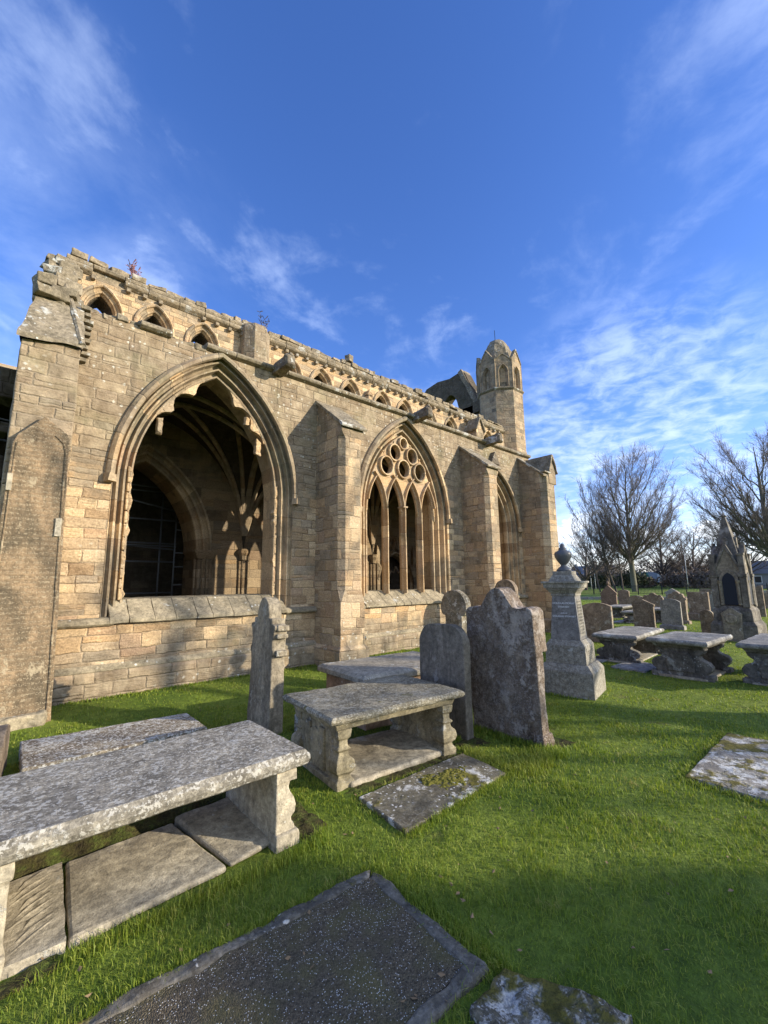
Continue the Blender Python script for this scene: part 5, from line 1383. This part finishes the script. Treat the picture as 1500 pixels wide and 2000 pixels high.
# ------------------------------------------------------------------ spired monument
def spire():
    x0, y0 = 18.3, 3.12
    r = empty('spired_monument', (x0, y0, 0), 'dark gothic monument with a spire, gablets and a pointed black panel', 'monument', rad(-3))
    mb = MB(); mb.frustum(0, 0, -.2, .50, .62, .62, .60, .60); mb.frustum(0, 0, .50, .62, .60, .60, .52, .52); mb.frustum(0, 0, .62, .95, .52, .52, .50, .50); mb.frustum(0, 0, .95, 1.10, .50, .50, .40, .40)
    mb.build('base', M['spire'], r, bevel=0.015)
    mb = MB(); mb.box(-.33, .33, -.33, .33, 1.05, 2.75)
    b = mb.build('body', M['spire'], r, bevel=0.01)
    mb = MB(); mb.frustum(0, 0, 2.5, 4.02, .36, .36, .045, .045); mb.frustum(0, 0, 4.02, 4.06, .08, .08, .09, .09); mb.box(-.015, .015, -.015, .015, 4.06, 4.16)
    mb.build('spire', M['spire'], r, bevel=0.01)
    for k in range(4):
        Mx = Matrix.Rotation(rad(90 * k), 4, 'Z')
        def tr(mb): mb.v = [tuple(Mx @ Vector(p)) for p in mb.v]; return mb
        mb = MB()
        # face k = 0 turned to -x: gablet with pointed arch
        mb.prism([(-.40, 2.02), (.40, 2.02), (.40, 2.10), (.02, 2.98), (-.02, 2.98), (-.40, 2.10)], 'x', -.40, -.30)
        g = tr(mb).build('gablet', M['spirepale'], r, bevel=0.01)
        mb = MB(); mb.prism([(-.45, 2.06), (-.40, 2.03), (0, 2.94), (.40, 2.03), (.45, 2.06), (.045, 3.06), (-.045, 3.06)], 'x', -.45, -.30); mb.stone((-.38, 0, 3.1), (.1, .1, .13), .7, k, .3)
        tr(mb).build('coping', M['spire'], g, bevel=0.012)
        mb = MB()
        def sw(a, R, zs): return [(y, z) for y, z in arch_curve(0, 1.12, zs, a, R, 0, 8, True)]
        o1, o2 = sw(.27, .40, 1.88), sw(.17, .30, 1.88)
        mb.prism(o1, 'x', -.425, -.36); tr(mb).build('arch_surround', M['spirepale'], g, bevel=0.015)
        mb = MB(); mb.prism(o2, 'x', -.437, -.30); tr(mb).build('panel', M['slate'], g)
        mb = MB()
        for y in (-.24, .24):
            mb.lathe([(.055, 1.12), (.06, 1.16), (.045, 1.18), (.045, 1.80), (.06, 1.83), (.075, 1.90)], 10, Matrix.Translation((-.43, y, 0)))
        tr(mb).build('colonnette', M['spirepale'], g)
        mb = MB(); c = .385
        mb.box(-c - .09, -c + .09, -c - .09, -c + .09, 1.05, 2.0); mb.frustum(-c, -c, 2.0, 2.1, .11, .11, .11, .11); mb.box(-c - .08, -c + .08, -c - .08, -c + .08, 2.1, 2.70); mb.box(-c - .10, -c + .10, -c - .10, -c + .10, 2.70, 2.77)
        tr(mb).build('corner_buttress', M['spire'], r, bevel=0.012)
        mb = MB(); mb.prism([(-.07, 3.05), (.07, 3.05), (.07, 3.26), (0, 3.34), (-.07, 3.26)], 'x', -.27, -.12); tr(mb).build('lucarne', M['spire'], r, bevel=0.01)
    mb = MB(); mb.prism([(-.24, -.1), (.24, -.1), (.24, .62), (.27, .86), (.0, 1.05), (-.27, .86), (-.24, .62)], 'x', -.68, -.55); mb.lathe([(.0, 0), (.15, .0), (.15, .04), (.0, .05)], 16, Matrix.Translation((-.68, 0, .70)) @ Matrix.Rotation(rad(-90), 4, 'Y'))
    mb.build('front_shield', M['spirepale'], r, bevel=0.015)
spire()
# ------------------------------------------------------------------ trees
def tree(name, label, loc, H, seed, spread=.38, trunk_r=.32, first=.22, limbs=22, sub=8, twigs=8, up=.35, lean=(0, 0), twig_r=.016, mat='twig', bark='bark', group=None, fork=False, arc=.0, droop=0.0):
    rnd = random.Random(seed)
    root = empty(name, loc, label, 'tree', group=group)
    tr = MB(); cr = MB()
    def rv(): return Vector((rnd.gauss(0, 1), rnd.gauss(0, 1), rnd.gauss(0, 1)))
    def grow(mb, p, d, L, r0, r1, n, wander, upk, sides):
        pts = [p.copy()]; rs = [r0]; d = d.normalized()
        for i in range(n):
            d = (d + rv() * wander + Vector((0, 0, upk))).normalized()
            p = p + d * (L / n); pts.append(p.copy()); rs.append(r0 + (r1 - r0) * (i + 1) / n)
        mb.tube(pts, rs, sides, caps=False); return pts, rs
    tp, trs = grow(tr, Vector((0, 0, -.3)), Vector((lean[0], lean[1], 1)), H * .95, trunk_r, .03, 12, .035, .05, 9)
    def at(pts, rs, t):
        f = t * (len(pts) - 1); i = min(int(f), len(pts) - 2); k = f - i
        return pts[i].lerp(pts[i + 1], k), rs[i] + (rs[i + 1] - rs[i]) * k, (pts[i + 1] - pts[i]).normalized()
    Hc, Hv, Hr = H * (.5 + first * .35), H * (.5 - first * .30), H * spread * .62
    top = tp[-1]; axis = Vector((top.x, top.y, 0))
    for j in range(limbs):
        # limb tips spread evenly over an egg-shaped crown, each limb leaving the trunk low and sweeping up to its tip
        f = (j + .5) / limbs; el = math.asin(-.62 + 1.58 * f); az = j * 2.39996 + rnd.uniform(-.3, .3)
        k = rnd.uniform(.86, 1.08)
        tip = Vector((math.cos(az) * math.cos(el) * Hr * k, math.sin(az) * math.cos(el) * Hr * k, Hc + math.sin(el) * Hv * k))
        tip += axis * min(1, max(0, tip.z / H))
        hd = math.hypot(tip.x - axis.x * .5, tip.y - axis.y * .5)
        zb = min(max(first * H * rnd.uniform(.85, 1.2), tip.z - hd * (1.45 - droop * 1.1) - .03 * H), .9 * H)
        p, r, d = at(tp, trs, zb / (H * .95))
        mid = p.lerp(tip, .5) + Vector((0, 0, -(tip.z - p.z) * (.14 - .3 * droop))) + (tip - p).cross(Vector((0, 0, 1))) * rnd.uniform(-.07, .07)
        lp = []; lr = []; L = (tip - p).length; r0 = max(.02, min(r * .55, .012 * L + .03))
        for i in range(11):
            t = i / 10; q = p.lerp(mid, t).lerp(mid.lerp(tip, t), t) + rv() * (.010 * L if i else 0)
            lp.append(q); lr.append(r0 + (twig_r * 1.3 - r0) * t ** .8)
        tr.tube(lp, lr, 6, caps=False)
        for q in range(sub):
            tt = .25 + .75 * (q + rnd.random()) / sub
            bp, br, bd = at(lp, lr, min(tt, .98))
            sd = (bd * .9 + rv() * .42 + Vector((0, 0, .22 - droop * .3))).normalized()
            BL = H * rnd.uniform(.09, .18) * (1.25 - .55 * tt)
            sp, sr = grow(cr, bp, sd, BL, max(twig_r * 1.2, br * .55), twig_r, 5, .09, up * .22, 4)
            for w in range(twigs):
                wt = .15 + .85 * (w + rnd.random()) / twigs
                wp, wr, wd = at(sp, sr, min(wt, .98))
                wdir = (wd + rv() * .45 + Vector((0, 0, .18 - droop * .3))).normalized()
                wl = rnd.uniform(.5, 1.2) * H * .062
                wpts, _ = grow(cr, wp, wdir, wl, twig_r * .9, twig_r * .4, 3, .09, up * .25 - droop * .1, 3)
                for v in range(3):
                    kk = rnd.choice((1, 2)); grow(cr, wpts[kk], (wdir + rv() * .5 + Vector((0, 0, .15))), wl * .7, twig_r * .6, twig_r * .35, 2, .08, up * .2, 3)
    for mb, nm, mt in ((tr, 'trunk', bark), (cr, 'crown', mat)):
        me = bpy.data.meshes.new(nm); me.from_pydata([tuple(v) for v in mb.v], [], mb.f); me.materials.append(M[mt])
        me.polygons.foreach_set('use_smooth', [True] * len(me.polygons))
        o = bpy.data.objects.new(nm, me); COL.objects.link(o); o.parent = root
    return root
GT = 'leafless trees beyond the railings'
tree('bare_tree', 'tall full crowned leafless tree with a grey green trunk beyond the railings', (75, 25, .2), 21.5, 3, spread=.50, trunk_r=.46, first=.24, limbs=42, sub=15, twigs=8, up=.34, group=GT, twig_r=.015)
tree('bare_tree', 'huge leafless tree rising behind the spired monument at the right edge', (68, 7.3, .2), 18.6, 9, spread=.64, trunk_r=.50, first=.26, limbs=42, sub=15, twigs=8, up=.34, group=GT, twig_r=.014)
tree('bare_tree', 'slender leafless tree leaning left beside the tall full crowned tree', (72, 26.6, .2), 17.0, 14, spread=.42, trunk_r=.16, bark='twigdark', first=.26, limbs=20, sub=6, twigs=6, up=.6, lean=(-.10, .22), group=GT)
tree('bare_tree', 'thinnest leaning leafless tree nearest the end of the cathedral', (70, 28.2, .2), 13.0, 15, spread=.42, trunk_r=.12, bark='twigdark', first=.26, limbs=16, sub=6, twigs=6, up=.5, lean=(-.05, .16), group=GT)
tree('bare_tree', 'straight thin leafless tree close to the tall full crowned tree', (72, 25.6, .2), 11.5, 16, spread=.42, trunk_r=.13, bark='twigdark', first=.25, limbs=14, sub=6, twigs=6, up=.5, lean=(-.02, .03), group=GT)
tree('bare_tree', 'broad rounded leafless oak between the two biggest trees', (108, 30.2, .0), 15.5, 22, spread=.72, trunk_r=.42, first=.20, limbs=24, sub=8, twigs=7, up=.25, droop=.4, mat='twigdark', bark='twigdark', group=GT, twig_r=.019)
tree('bare_tree', 'lower rounded leafless oak left of the spire tip', (114, 26.2, .0), 13.2, 23, spread=.76, trunk_r=.4, first=.18, limbs=22, sub=8, twigs=7, up=.25, droop=.4, mat='twigdark', bark='twigdark', group=GT, twig_r=.019)
tree('bare_tree', 'dark twisted leafless tree above the granite urn', (84, 36.5, .0), 10.5, 24, spread=1.1, trunk_r=.35, first=.22, limbs=18, sub=8, twigs=7, up=.15, droop=.5, mat='twigdark', bark='twigdark', group=GT, twig_r=.017)
tree('bare_tree', 'dense dark leafless tree behind the two thin leaning trees', (94, 36.0, .0), 12.5, 25, spread=.85, trunk_r=.36, first=.2, limbs=22, sub=8, twigs=7, up=.25, droop=.3, mat='twigdark', bark='twigdark', group=GT, twig_r=.018)
tree('bare_tree', 'leafless tree immediately right of the spire behind the monument', (100, 15.6, .0), 14.0, 26, spread=.9, trunk_r=.38, first=.2, limbs=22, sub=8, twigs=7, up=.25, droop=.3, mat='twigdark', bark='twigdark', group=GT, twig_r=.019)
tree('bare_tree', 'far leafless tree filling the gap behind the rounded oaks', (128, 30.5, .0), 13.0, 27, spread=.76, trunk_r=.4, first=.2, limbs=20, sub=8, twigs=6, up=.25, droop=.3, mat='twigdark', bark='twigdark', group=GT, twig_r=.022)

def bush(name, label, loc, w, d, h, n, mat, seed, group=None, leaf=.16):
    rnd = np.random.RandomState(seed)
    # many small leaf or twig clump faces through an uneven volume
    c = rnd.normal(0, 1, (n, 3)); c /= np.linalg.norm(c, axis=1)[:, None]; c *= rnd.uniform(.35, 1, (n, 1)) ** .6
    lump = 1 + .28 * np.sin(c[:, :1] * 5.1 + seed) * np.cos(c[:, 1:2] * 4.3 + seed * 2)
    c = c * lump * np.array([w / 2, d / 2, h * .55]); c[:, 2] += h * .48; c[:, 2] = np.maximum(c[:, 2], .02)
    a = rnd.normal(0, 1, (n, 3)); b = rnd.normal(0, 1, (n, 3)); a /= np.linalg.norm(a, axis=1)[:, None]; b /= np.linalg.norm(b, axis=1)[:, None]
    s = leaf * rnd.uniform(.5, 1.4, (n, 1))
    v = np.stack([c - a * s, c + b * s * .45, c + a * s, c - b * s * .45], 1).reshape(-1, 3)
    me = bpy.data.meshes.new(name); me.from_pydata(v.tolist(), [], [(4 * i, 4 * i + 1, 4 * i + 2, 4 * i + 3) for i in range(n)]); me.materials.append(M[mat])
    o = bpy.data.objects.new(name, me); COL.objects.link(o); o.location = loc
    return tag(o, label, 'shrub', group)
GH = 'brown winter shrubs along the far side of the field'
hb = [(118, 45, 13, 4.2), (120, 41.5, 9, 3.4), (122, 36, 12, 6.5), (124, 31.5, 13, 6.2), (122, 27, 13, 6.0), (120, 22.5, 12, 5.2), (118, 18.5, 10, 4.2), (116, 9, 12, 5.0), (125, 49, 12, 6.5), (104, 33, 5, 2.4), (106, 27.2, 6, 3.0), (104, 23.5, 6, 3.6), (102, 20.6, 5, 3.0)]
side = ['far left under the twisted tree', 'low one by the white posts', 'tall one behind the parked trailer', 'tall one under the rounded oaks', 'broad one left of the spire', 'one behind the left flank of the monument', 'low one behind the monument', 'one at the house on the right', 'highest one at the left end', 'small one beside the trailer', 'small one right of the trailer', 'mid sized one between trailer and monument', 'small one touching the monument outline']
for i, ((x, y, w, h), sdesc) in enumerate(zip(hb, side)):
    bush('winter_shrub', 'brown leafless shrub thicket, ' + sdesc, (x, y, 0), 6, w, h, 1900, 'hedge', i + 1, GH, leaf=.34)
bush('evergreen_shrub', 'dark evergreen shrub left of the rounded oak', (100, 33.5, 0), 5, 6, 3.6, 1400, 'hedgegreen', 40, leaf=.3)
bush('evergreen_shrub', 'dark evergreen mass on the left below the twisted tree', (96, 39.0, 0), 5, 7, 3.2, 1500, 'hedgegreen', 41, leaf=.3)

# unseen evergreen added towards the sun, its crown shaped to dapple the near lawn
def shade_tree():
    rnd = np.random.RandomState(5)
    r = empty('added_shade_tree', (18.3, -18.65, 0), 'unseen evergreen tree added on the sunny side for its dappled shade', 'tree')
    mb = MB(); mb.tube([(0, 0, -.3), (.05, 0, 3), (0, .05, 6), (0, 0, 7.8)], [.28, .22, .13, .04], 8); mb.build('trunk', M['bark'], r)
    n = 4200; t = rnd.uniform(0, 1, n) ** .8; z = 2.2 + 6.0 * t
    R = 1.75 * np.sqrt(np.clip(1 - ((t - .35) / .66) ** 2, 0.02, 1)); az = rnd.uniform(0, 2 * np.pi, n); q = R * rnd.uniform(.2, 1, n) ** .5
    c = np.stack([q * np.cos(az), q * np.sin(az), z], 1)
    k = np.array([noise.noise(Vector(p) * 1.15) for p in c.tolist()]); c = c[k > -.16]; n = len(c)
    a = rnd.normal(0, 1, (n, 3)); b = rnd.normal(0, 1, (n, 3)); s = rnd.uniform(.08, .22, (n, 1))
    v = np.stack([c - a * s, c + b * s * .6, c + a * s, c - b * s * .6], 1).reshape(-1, 3)
    me = bpy.data.meshes.new('crown'); me.from_pydata(v.tolist(), [], [(4 * i, 4 * i + 1, 4 * i + 2, 4 * i + 3) for i in range(n)]); me.materials.append(M['ivy'])
    o = bpy.data.objects.new('crown', me); COL.objects.link(o); o.parent = r
shade_tree()
tree('bare_tree', 'unseen leafless tree added so its trunk shadow crosses the lawn', (19.1, -12.8, 0), 13.0, 31, spread=.5, trunk_r=.34, first=.42, limbs=14, sub=5, twigs=4, up=.3)  # added out of view for its long narrow shadow

# ------------------------------------------------------------------ field edge: low wall, railings, posts, houses, trailer
def low_wall():
    mb = MB(); rnd = random.Random(6); p, q = Vector((40.5, 26.5, 0)), Vector((57, -6, 0)); d = q - p; n = 74
    for k in range(n):
        c = p + d * ((k + .5) / n); mb.stone((c.x, c.y, .11), (.3, .52, .34), math.atan2(d.y, d.x) - math.pi / 2, k, .18)
    o = mb.build('low_wall', M['darktop'], bevel=0.03); tag(o, 'low grey stone kerb wall across the back of the lawn', 'wall')
low_wall()
def railings():
    p, q = Vector((54.5, 33.5, .0)), Vector((69.5, -6, .0)); d = q - p; n = 17
    r = empty('iron_railings', p, 'long dark iron railing with thin upright bars along the far field edge', 'railing')
    st = d / n
    for k in range(n):
        a = st * k; mb = MB(); nb = 17
        for i in range(nb):
            c = a + st * ((i + .5) / nb); mb.box(c.x - .012, c.x + .012, c.y - .014, c.y + .014, .1, 1.18)
        for z in (.16, 1.06): mb.tube([a + Vector((0, 0, z)), a + st + Vector((0, 0, z))], .022, 4)
        mb.build('bar_panel', M['iron'], r)
        mb = MB(); mb.box(a.x - .035, a.x + .035, a.y - .035, a.y + .035, -.3, 1.32); mb.build('post', M['iron'], r)
railings()
def pole(label, x, y, h, r=.07, arm=False):
    mb = MB(); mb.tube([(0, 0, -.3), (0, 0, h)], [r, r * .7], 8)
    o = mb.build('pole', M['white'], smooth=True); o.location = (x, y, 0); tag(o, label, 'pole')
    mb = MB(); mb.box(-.35, .12, -.09, .09, h, h + .1); mb.build('lamp_head', M['greypanel'], o, bevel=0.02)
pole('left one of two white posts at the far left under dark trees', 90, 37.9, 4.2); pole('right one of two white posts at the far left under dark trees', 90, 37.1, 4.6)
pole('white lamp post standing behind the parked trailer', 122, 37.6, 6.6); pole('thin grey pole left of the spired monument', 90, 21.5, 6.0, .05)
pole('short pale post right of the parked trailer', 110, 26.8, 4.4, .06)

def trailer():
    r = empty('trailer', (120, 36.8, 0), 'grey box trailer with a green and white end parked beyond the field', 'trailer', rad(8))
    MB().box(-1.3, 1.3, -2.2, 2.6, 1.0, 3.5).build('box_body', M['greypanel'], r, bevel=0.05)
    mb = MB(); mb.prism([(-1.0, 1.05), (.4, 1.05), (.4, 3.45), (-.2, 3.45)], 'x', -1.33, -1.301); mb.build('green_panel', M['teal'], r)
    MB().box(-1.33, 1.33, -2.8, -2.201, 1.05, 3.35).build('white_end', M['white'], r, bevel=0.04)
    for y in (-1.2, -.3, 1.6):
        for s in (-1, 1):
            mb = MB(); mb.lathe([(.42, -.12), (.45, -.08), (.45, .08), (.42, .12)], 14, Matrix.Translation((s * 1.15, y, .45)) @ Matrix.Rotation(rad(90), 4, 'Y')); mb.build('wheel', M['rubber'], r)
    MB().box(-1.1, 1.1, -2.7, 2.5, .8, .999).build('chassis', M['iron'], r)
trailer()
def house(label, x, y, w, d, h, rh, rot, n):
    r = empty('house', (x, y, 0), label, 'house', rot)
    MB().box(-d / 2, d / 2, -w / 2, w / 2, -.3, h).build('wall', M['render'], r)
    mb = MB(); mb.prism([(-d / 2 - .3, h - .05), (d / 2 + .3, h - .05), (0, h + rh)], 'y', -w / 2 - .3, w / 2 + .3); rf = mb.build('roof', M['roof'], r)
    mb = MB(); mb.box(-.3, .3, w / 2 - 1.2, w / 2 - .4, h + rh - .6, h + rh + .7); mb.build('chimney', M['render'], rf)
    for k in range(n):
        yy = -w / 2 + (k + .7) * w / (n + .4)
        mb = MB(); mb.box(-d / 2 - .06, -d / 2 + .02, yy - .55, yy + .55, .9, 2.2); f = mb.build('window', M['white'], r)
        MB().box(-d / 2 - .08, -d / 2 - .05, yy - .45, yy + .45, 1.0, 2.1).build('pane', M['glass'], f)
house('long low grey house with a slate roof behind the right side of the spired monument', 104, 11.5, 12, 7, 2.6, 2.3, rad(4), 5)
house('small dark roofed house at the far left below the twisted tree', 150, 62, 14, 8, 3.0, 3.4, rad(-6), 4)
# ------------------------------------------------------------------ grass
def grass():
    rs = np.random.RandomState(12)
    def blades(px, py, h, w, flat):
        n = len(px)
        az = rs.uniform(0, 2 * np.pi, n); lean = np.abs(rs.normal(0, 1, n)) * flat
        pz = np.array([ground_h(x, y) for x, y in zip(px, py)]) - .004
        base = np.stack([px, py, pz], 1)
        ld = np.stack([np.cos(az), np.sin(az), np.zeros(n)], 1)
        az2 = az + np.pi / 2 + rs.normal(0, .5, n); sd = np.stack([np.cos(az2), np.sin(az2), np.zeros(n)], 1) * (w / 2)[:, None]
        mid = base + ld * (h * lean * .30)[:, None] + np.array([0, 0, 1]) * (h * .58)[:, None]
        tip = base + ld * (h * lean * .95)[:, None] + np.array([0, 0, 1]) * (h * (1 - .25 * np.minimum(lean, 1.6)))[:, None]
        return np.stack([base - sd, base + sd, mid + sd * .75, mid - sd * .75, tip], 1)
    # footprints kept clear: (cx, cy, half x, half y, rot)
    F = [(1.02, 3.74, 1.0, .56, 0), (3.53, 4.13, .84, .56, -6.5), (4.92, 5.30, .93, .57, -5), (8.02, 3.8, .47, .47, 11), (1.38, 6.58, .93, .50, 0), (11.35, 2.8, .85, .5, -3), (12.5, 4.42, 1.1, .45, 2), (11.85, 1.36, 1.05, .45, 0),
         (18.3, 3.35, .62, .62, 0), (.4, 8.25, .5, .2, 0), (11.4, 3.85, .55, .3, 0)]
    P = [L1, LR, LK, [(2.19, 2.60), (2.12, 1.58), (.35, 1.62), (.30, 2.72)]]
    def clear(px, py, shrink=0.0):
        ok = (py < 8.93) | (px > 17)
        for bx in BX: ok &= ~((px > bx - .06) & (px < bx + BW + .06) & (py > 7.94))
        ok &= ~((px > 15.4) & (px < 16.5) & (py > 7.9))
        for cx, cy, a, b, r in F:
            c, s = math.cos(rad(r)), math.sin(rad(r)); dx, dy = px - cx, py - cy
            ok &= ~((np.abs(c * dx + s * dy) < a) & (np.abs(-s * dx + c * dy) < b))
        for poly in P:
            ins = np.zeros(len(px), bool); m = len(poly); gx = np.mean([p[0] for p in poly]); gy = np.mean([p[1] for p in poly])
            pl = [(gx + (x - gx) * .955, gy + (y - gy) * .94) for x, y in poly]
            for i in range(m):
                (xa, ya), (xb, yb) = pl[i], pl[(i + 1) % m]
                ins ^= ((ya > py) != (yb > py)) & (px < (xb - xa) * (py - ya) / (yb - ya + 1e-12) + xa)
            ok &= ~ins
        return ok
    SOIL = [[(2.62, 3.50), (4.42, 3.44), (4.42, 3.64), (2.66, 3.70)], [(2.02, 3.15), (2.30, 3.25), (2.34, 4.1), (2.06, 4.2)], [(5.33, 2.72), (5.62, 2.70), (5.60, 3.1), (5.36, 3.05)], [(4.45, 3.5), (4.9, 3.45), (4.92, 3.75), (4.45, 3.75)], [(-.2, 3.05), (.5, 3.12), (.5, 3.24), (-.2, 3.2)]]
    for q in SOIL: P.append(q)
    mb = MB()
    for i, q in enumerate(SOIL):
        gx = sum(p[0] for p in q) / 4; gy = sum(p[1] for p in q) / 4
        rim = []
        for k in range(20):
            f = k / 5; a, b = q[int(f)], q[(int(f) + 1) % 4]; t = f - int(f); j = 1 + .10 * math.sin(k * 2.3 + i)
            x, y = a[0] + (b[0] - a[0]) * t, a[1] + (b[1] - a[1]) * t; x, y = gx + (x - gx) * j, gy + (y - gy) * j; rim.append((x, y))
        mb.loft([[(x, y, ground_h(x, y) - .03) for x, y in rim], [(gx + (x - gx) * .85, gy + (y - gy) * .85, ground_h(x, y) + .012) for x, y in rim]], True, True)
    so_ = mb.build('bare_soil', M['earth'], rough=(0.02, 9, .05)); tag(so_, 'dark mossy bare soil in the hollows beside the tombs', kind='stuff')
    V = []
    bands = [(1.3, 3.2, 6800), (3.2, 5.0, 4600), (5.0, 8.0, 2000), (8.0, 13.0, 620), (13.0, 22.0, 190), (22, 46, 46)]
    for r0, r1, dens in bands:
        a0, a1 = (rad(-16), rad(104)) if r1 < 14 else (rad(-4), rad(42))
        n = int(dens * (r1 * r1 - r0 * r0) / 2 * (a1 - a0))
        r = np.sqrt(rs.uniform(r0 * r0, r1 * r1, n)); t = rs.uniform(a0, a1, n)
        px, py = r * np.cos(t), r * np.sin(t)
        ok = clear(px, py); px, py, r = px[ok], py[ok], r[ok]
        cl = np.array([noise.noise(Vector((x * 1.9, y * 1.9, 2))) + .6 * noise.noise(Vector((x * 6, y * 6, 5))) for x, y in zip(px, py)])
        keep = rs.uniform(0, 1, len(px)) < np.clip(.72 + .5 * cl, .18, 1); px, py, r, cl = px[keep], py[keep], r[keep], cl[keep]
        h = (.029 + .022 * np.clip(cl, -.8, 1.3) + .016 * rs.uniform(0, 1, len(px))) * (1 + .012 * r)
        long_ = rs.uniform(0, 1, len(px)) > .985; h = np.where(long_, h * 1.9, h * .86)
        h = np.where((r > 3.2) & (r < 6.0) & (py > 1.2) & (py < 3.7), h * 1.18, h)
        w = np.maximum(.0033, .00115 * r) * rs.uniform(.7, 1.3, len(px))
        V.append(blades(px, py, h, w, .95))
    # taller unmown tufts against stones
    ex = []
    def edge(p, q, n, spread, hh):
        t = rs.uniform(0, 1, n); px = p[0] + (q[0] - p[0]) * t + rs.normal(0, spread, n); py = p[1] + (q[1] - p[1]) * t + rs.normal(0, spread, n)
        ok = clear(px, py); px, py = px[ok], py[ok]; d = np.hypot(px, py)
        ex.append(blades(px, py, rs.uniform(.5, 1.3, len(px)) * hh, np.maximum(.0042, .0011 * d) * rs.uniform(.8, 1.2, len(px)), .6))
    edge((4.3, 2.75), (5.15, 2.75), 2600, .10, .085); edge((4.4, 3.5), (4.3, 2.8), 1500, .06, .07); edge((5.13, 2.85), (5.13, 3.95), 1500, .06, .075)
    edge((.3, 3.16), (2.1, 3.12), 2600, .05, .075); edge((2.12, 3.1), (2.2, 4.3), 2000, .05, .085); edge((2.65, 2.72), (4.2, 2.76), 1500, .03, .05); edge((4.24, 2.8), (4.28, 3.4), 700, .03, .05)
    edge((2.2, 1.5), (2.24, 2.65), 1200, .03, .05); edge((.3, 2.70), (2.2, 2.60), 3000, .045, .05); edge((2.16, 1.5), (2.2, 2.6), 1600, .04, .05); edge((7.5, 4.1), (7.7, 3.35), 700, .04, .06); edge((7.7, 3.33), (8.6, 3.5), 700, .04, .06)
    edge((5.36, 1.55), (5.3, .6), 700, .04, .05); edge((5.4, 1.56), (7.3, 1.55), 700, .04, .05); edge((2.7, 3.52), (4.2, 3.50), 600, .03, .05); edge((.4, 6.0), (2.3, 5.98), 600, .04, .05)
    edge((2.9, 5.5), (2.9, 6.4), 500, .05, .07); edge((4.66, 3.75), (4.66, 4.5), 700, .04, .06); edge((8.45, 6.5), (8.45, 7.2), 300, .06, .07)
    edge((1.0, 8.88), (5.8, 8.88), 1600, .03, .05)
    V = np.concatenate(V + ex, 0); n = len(V)
    me = bpy.data.meshes.new('grass_blades')
    me.vertices.add(n * 5); me.vertices.foreach_set('co', V.reshape(-1).astype(np.float32))
    i = np.arange(n)[:, None] * 5
    loops = np.concatenate([i + np.array([[0, 1, 2, 3]]), i + np.array([[3, 2, 4]])], 1).reshape(-1)
    me.loops.add(n * 7); me.loops.foreach_set('vertex_index', loops.astype(np.int32))
    st = (np.arange(n)[:, None] * 7 + np.array([[0, 4]])).reshape(-1); tot = np.tile([4, 3], n)
    me.polygons.add(n * 2); me.polygons.foreach_set('loop_start', st.astype(np.int32)); me.polygons.foreach_set('loop_total', tot.astype(np.int32))
    me.update(); me.validate(); me.materials.append(M['grass'])
    o = bpy.data.objects.new('grass', me); COL.objects.link(o); tag(o, 'short green grass blades covering the graveyard lawn', kind='stuff')
    print('grass blades', n)
grass()

def fallen_leaves():
    rnd = random.Random(41); mb = MB()
    for k in range(260):
        r = 1.6 + 7.5 * rnd.random() ** 1.3; a = rad(rnd.uniform(2, 96)); x, y = r * math.cos(a), r * math.sin(a)
        if y > 8.8: continue
        z = ground_h(x, y) + rnd.uniform(.012, .035); s = rnd.uniform(.010, .022); t = rnd.uniform(0, 6.28)
        p = [(x + s * q * math.cos(t + b), y + s * q * math.sin(t + b), z + rnd.uniform(-.006, .008)) for q, b in ((1.2, 0), (.6, 1.2), (.9, 3.1), (.6, 4.9))]
        mb.add(p, [(0, 1, 2, 3)])
    o = mb.build('fallen_leaves', M['deadleaf']); tag(o, 'tiny dry brown leaves scattered over the lawn', kind='stuff')
M['deadleaf'] = plain('dry leaf', (.24, .16, .085), rough=0.9, nscale=4, var=0.5)
fallen_leaves()
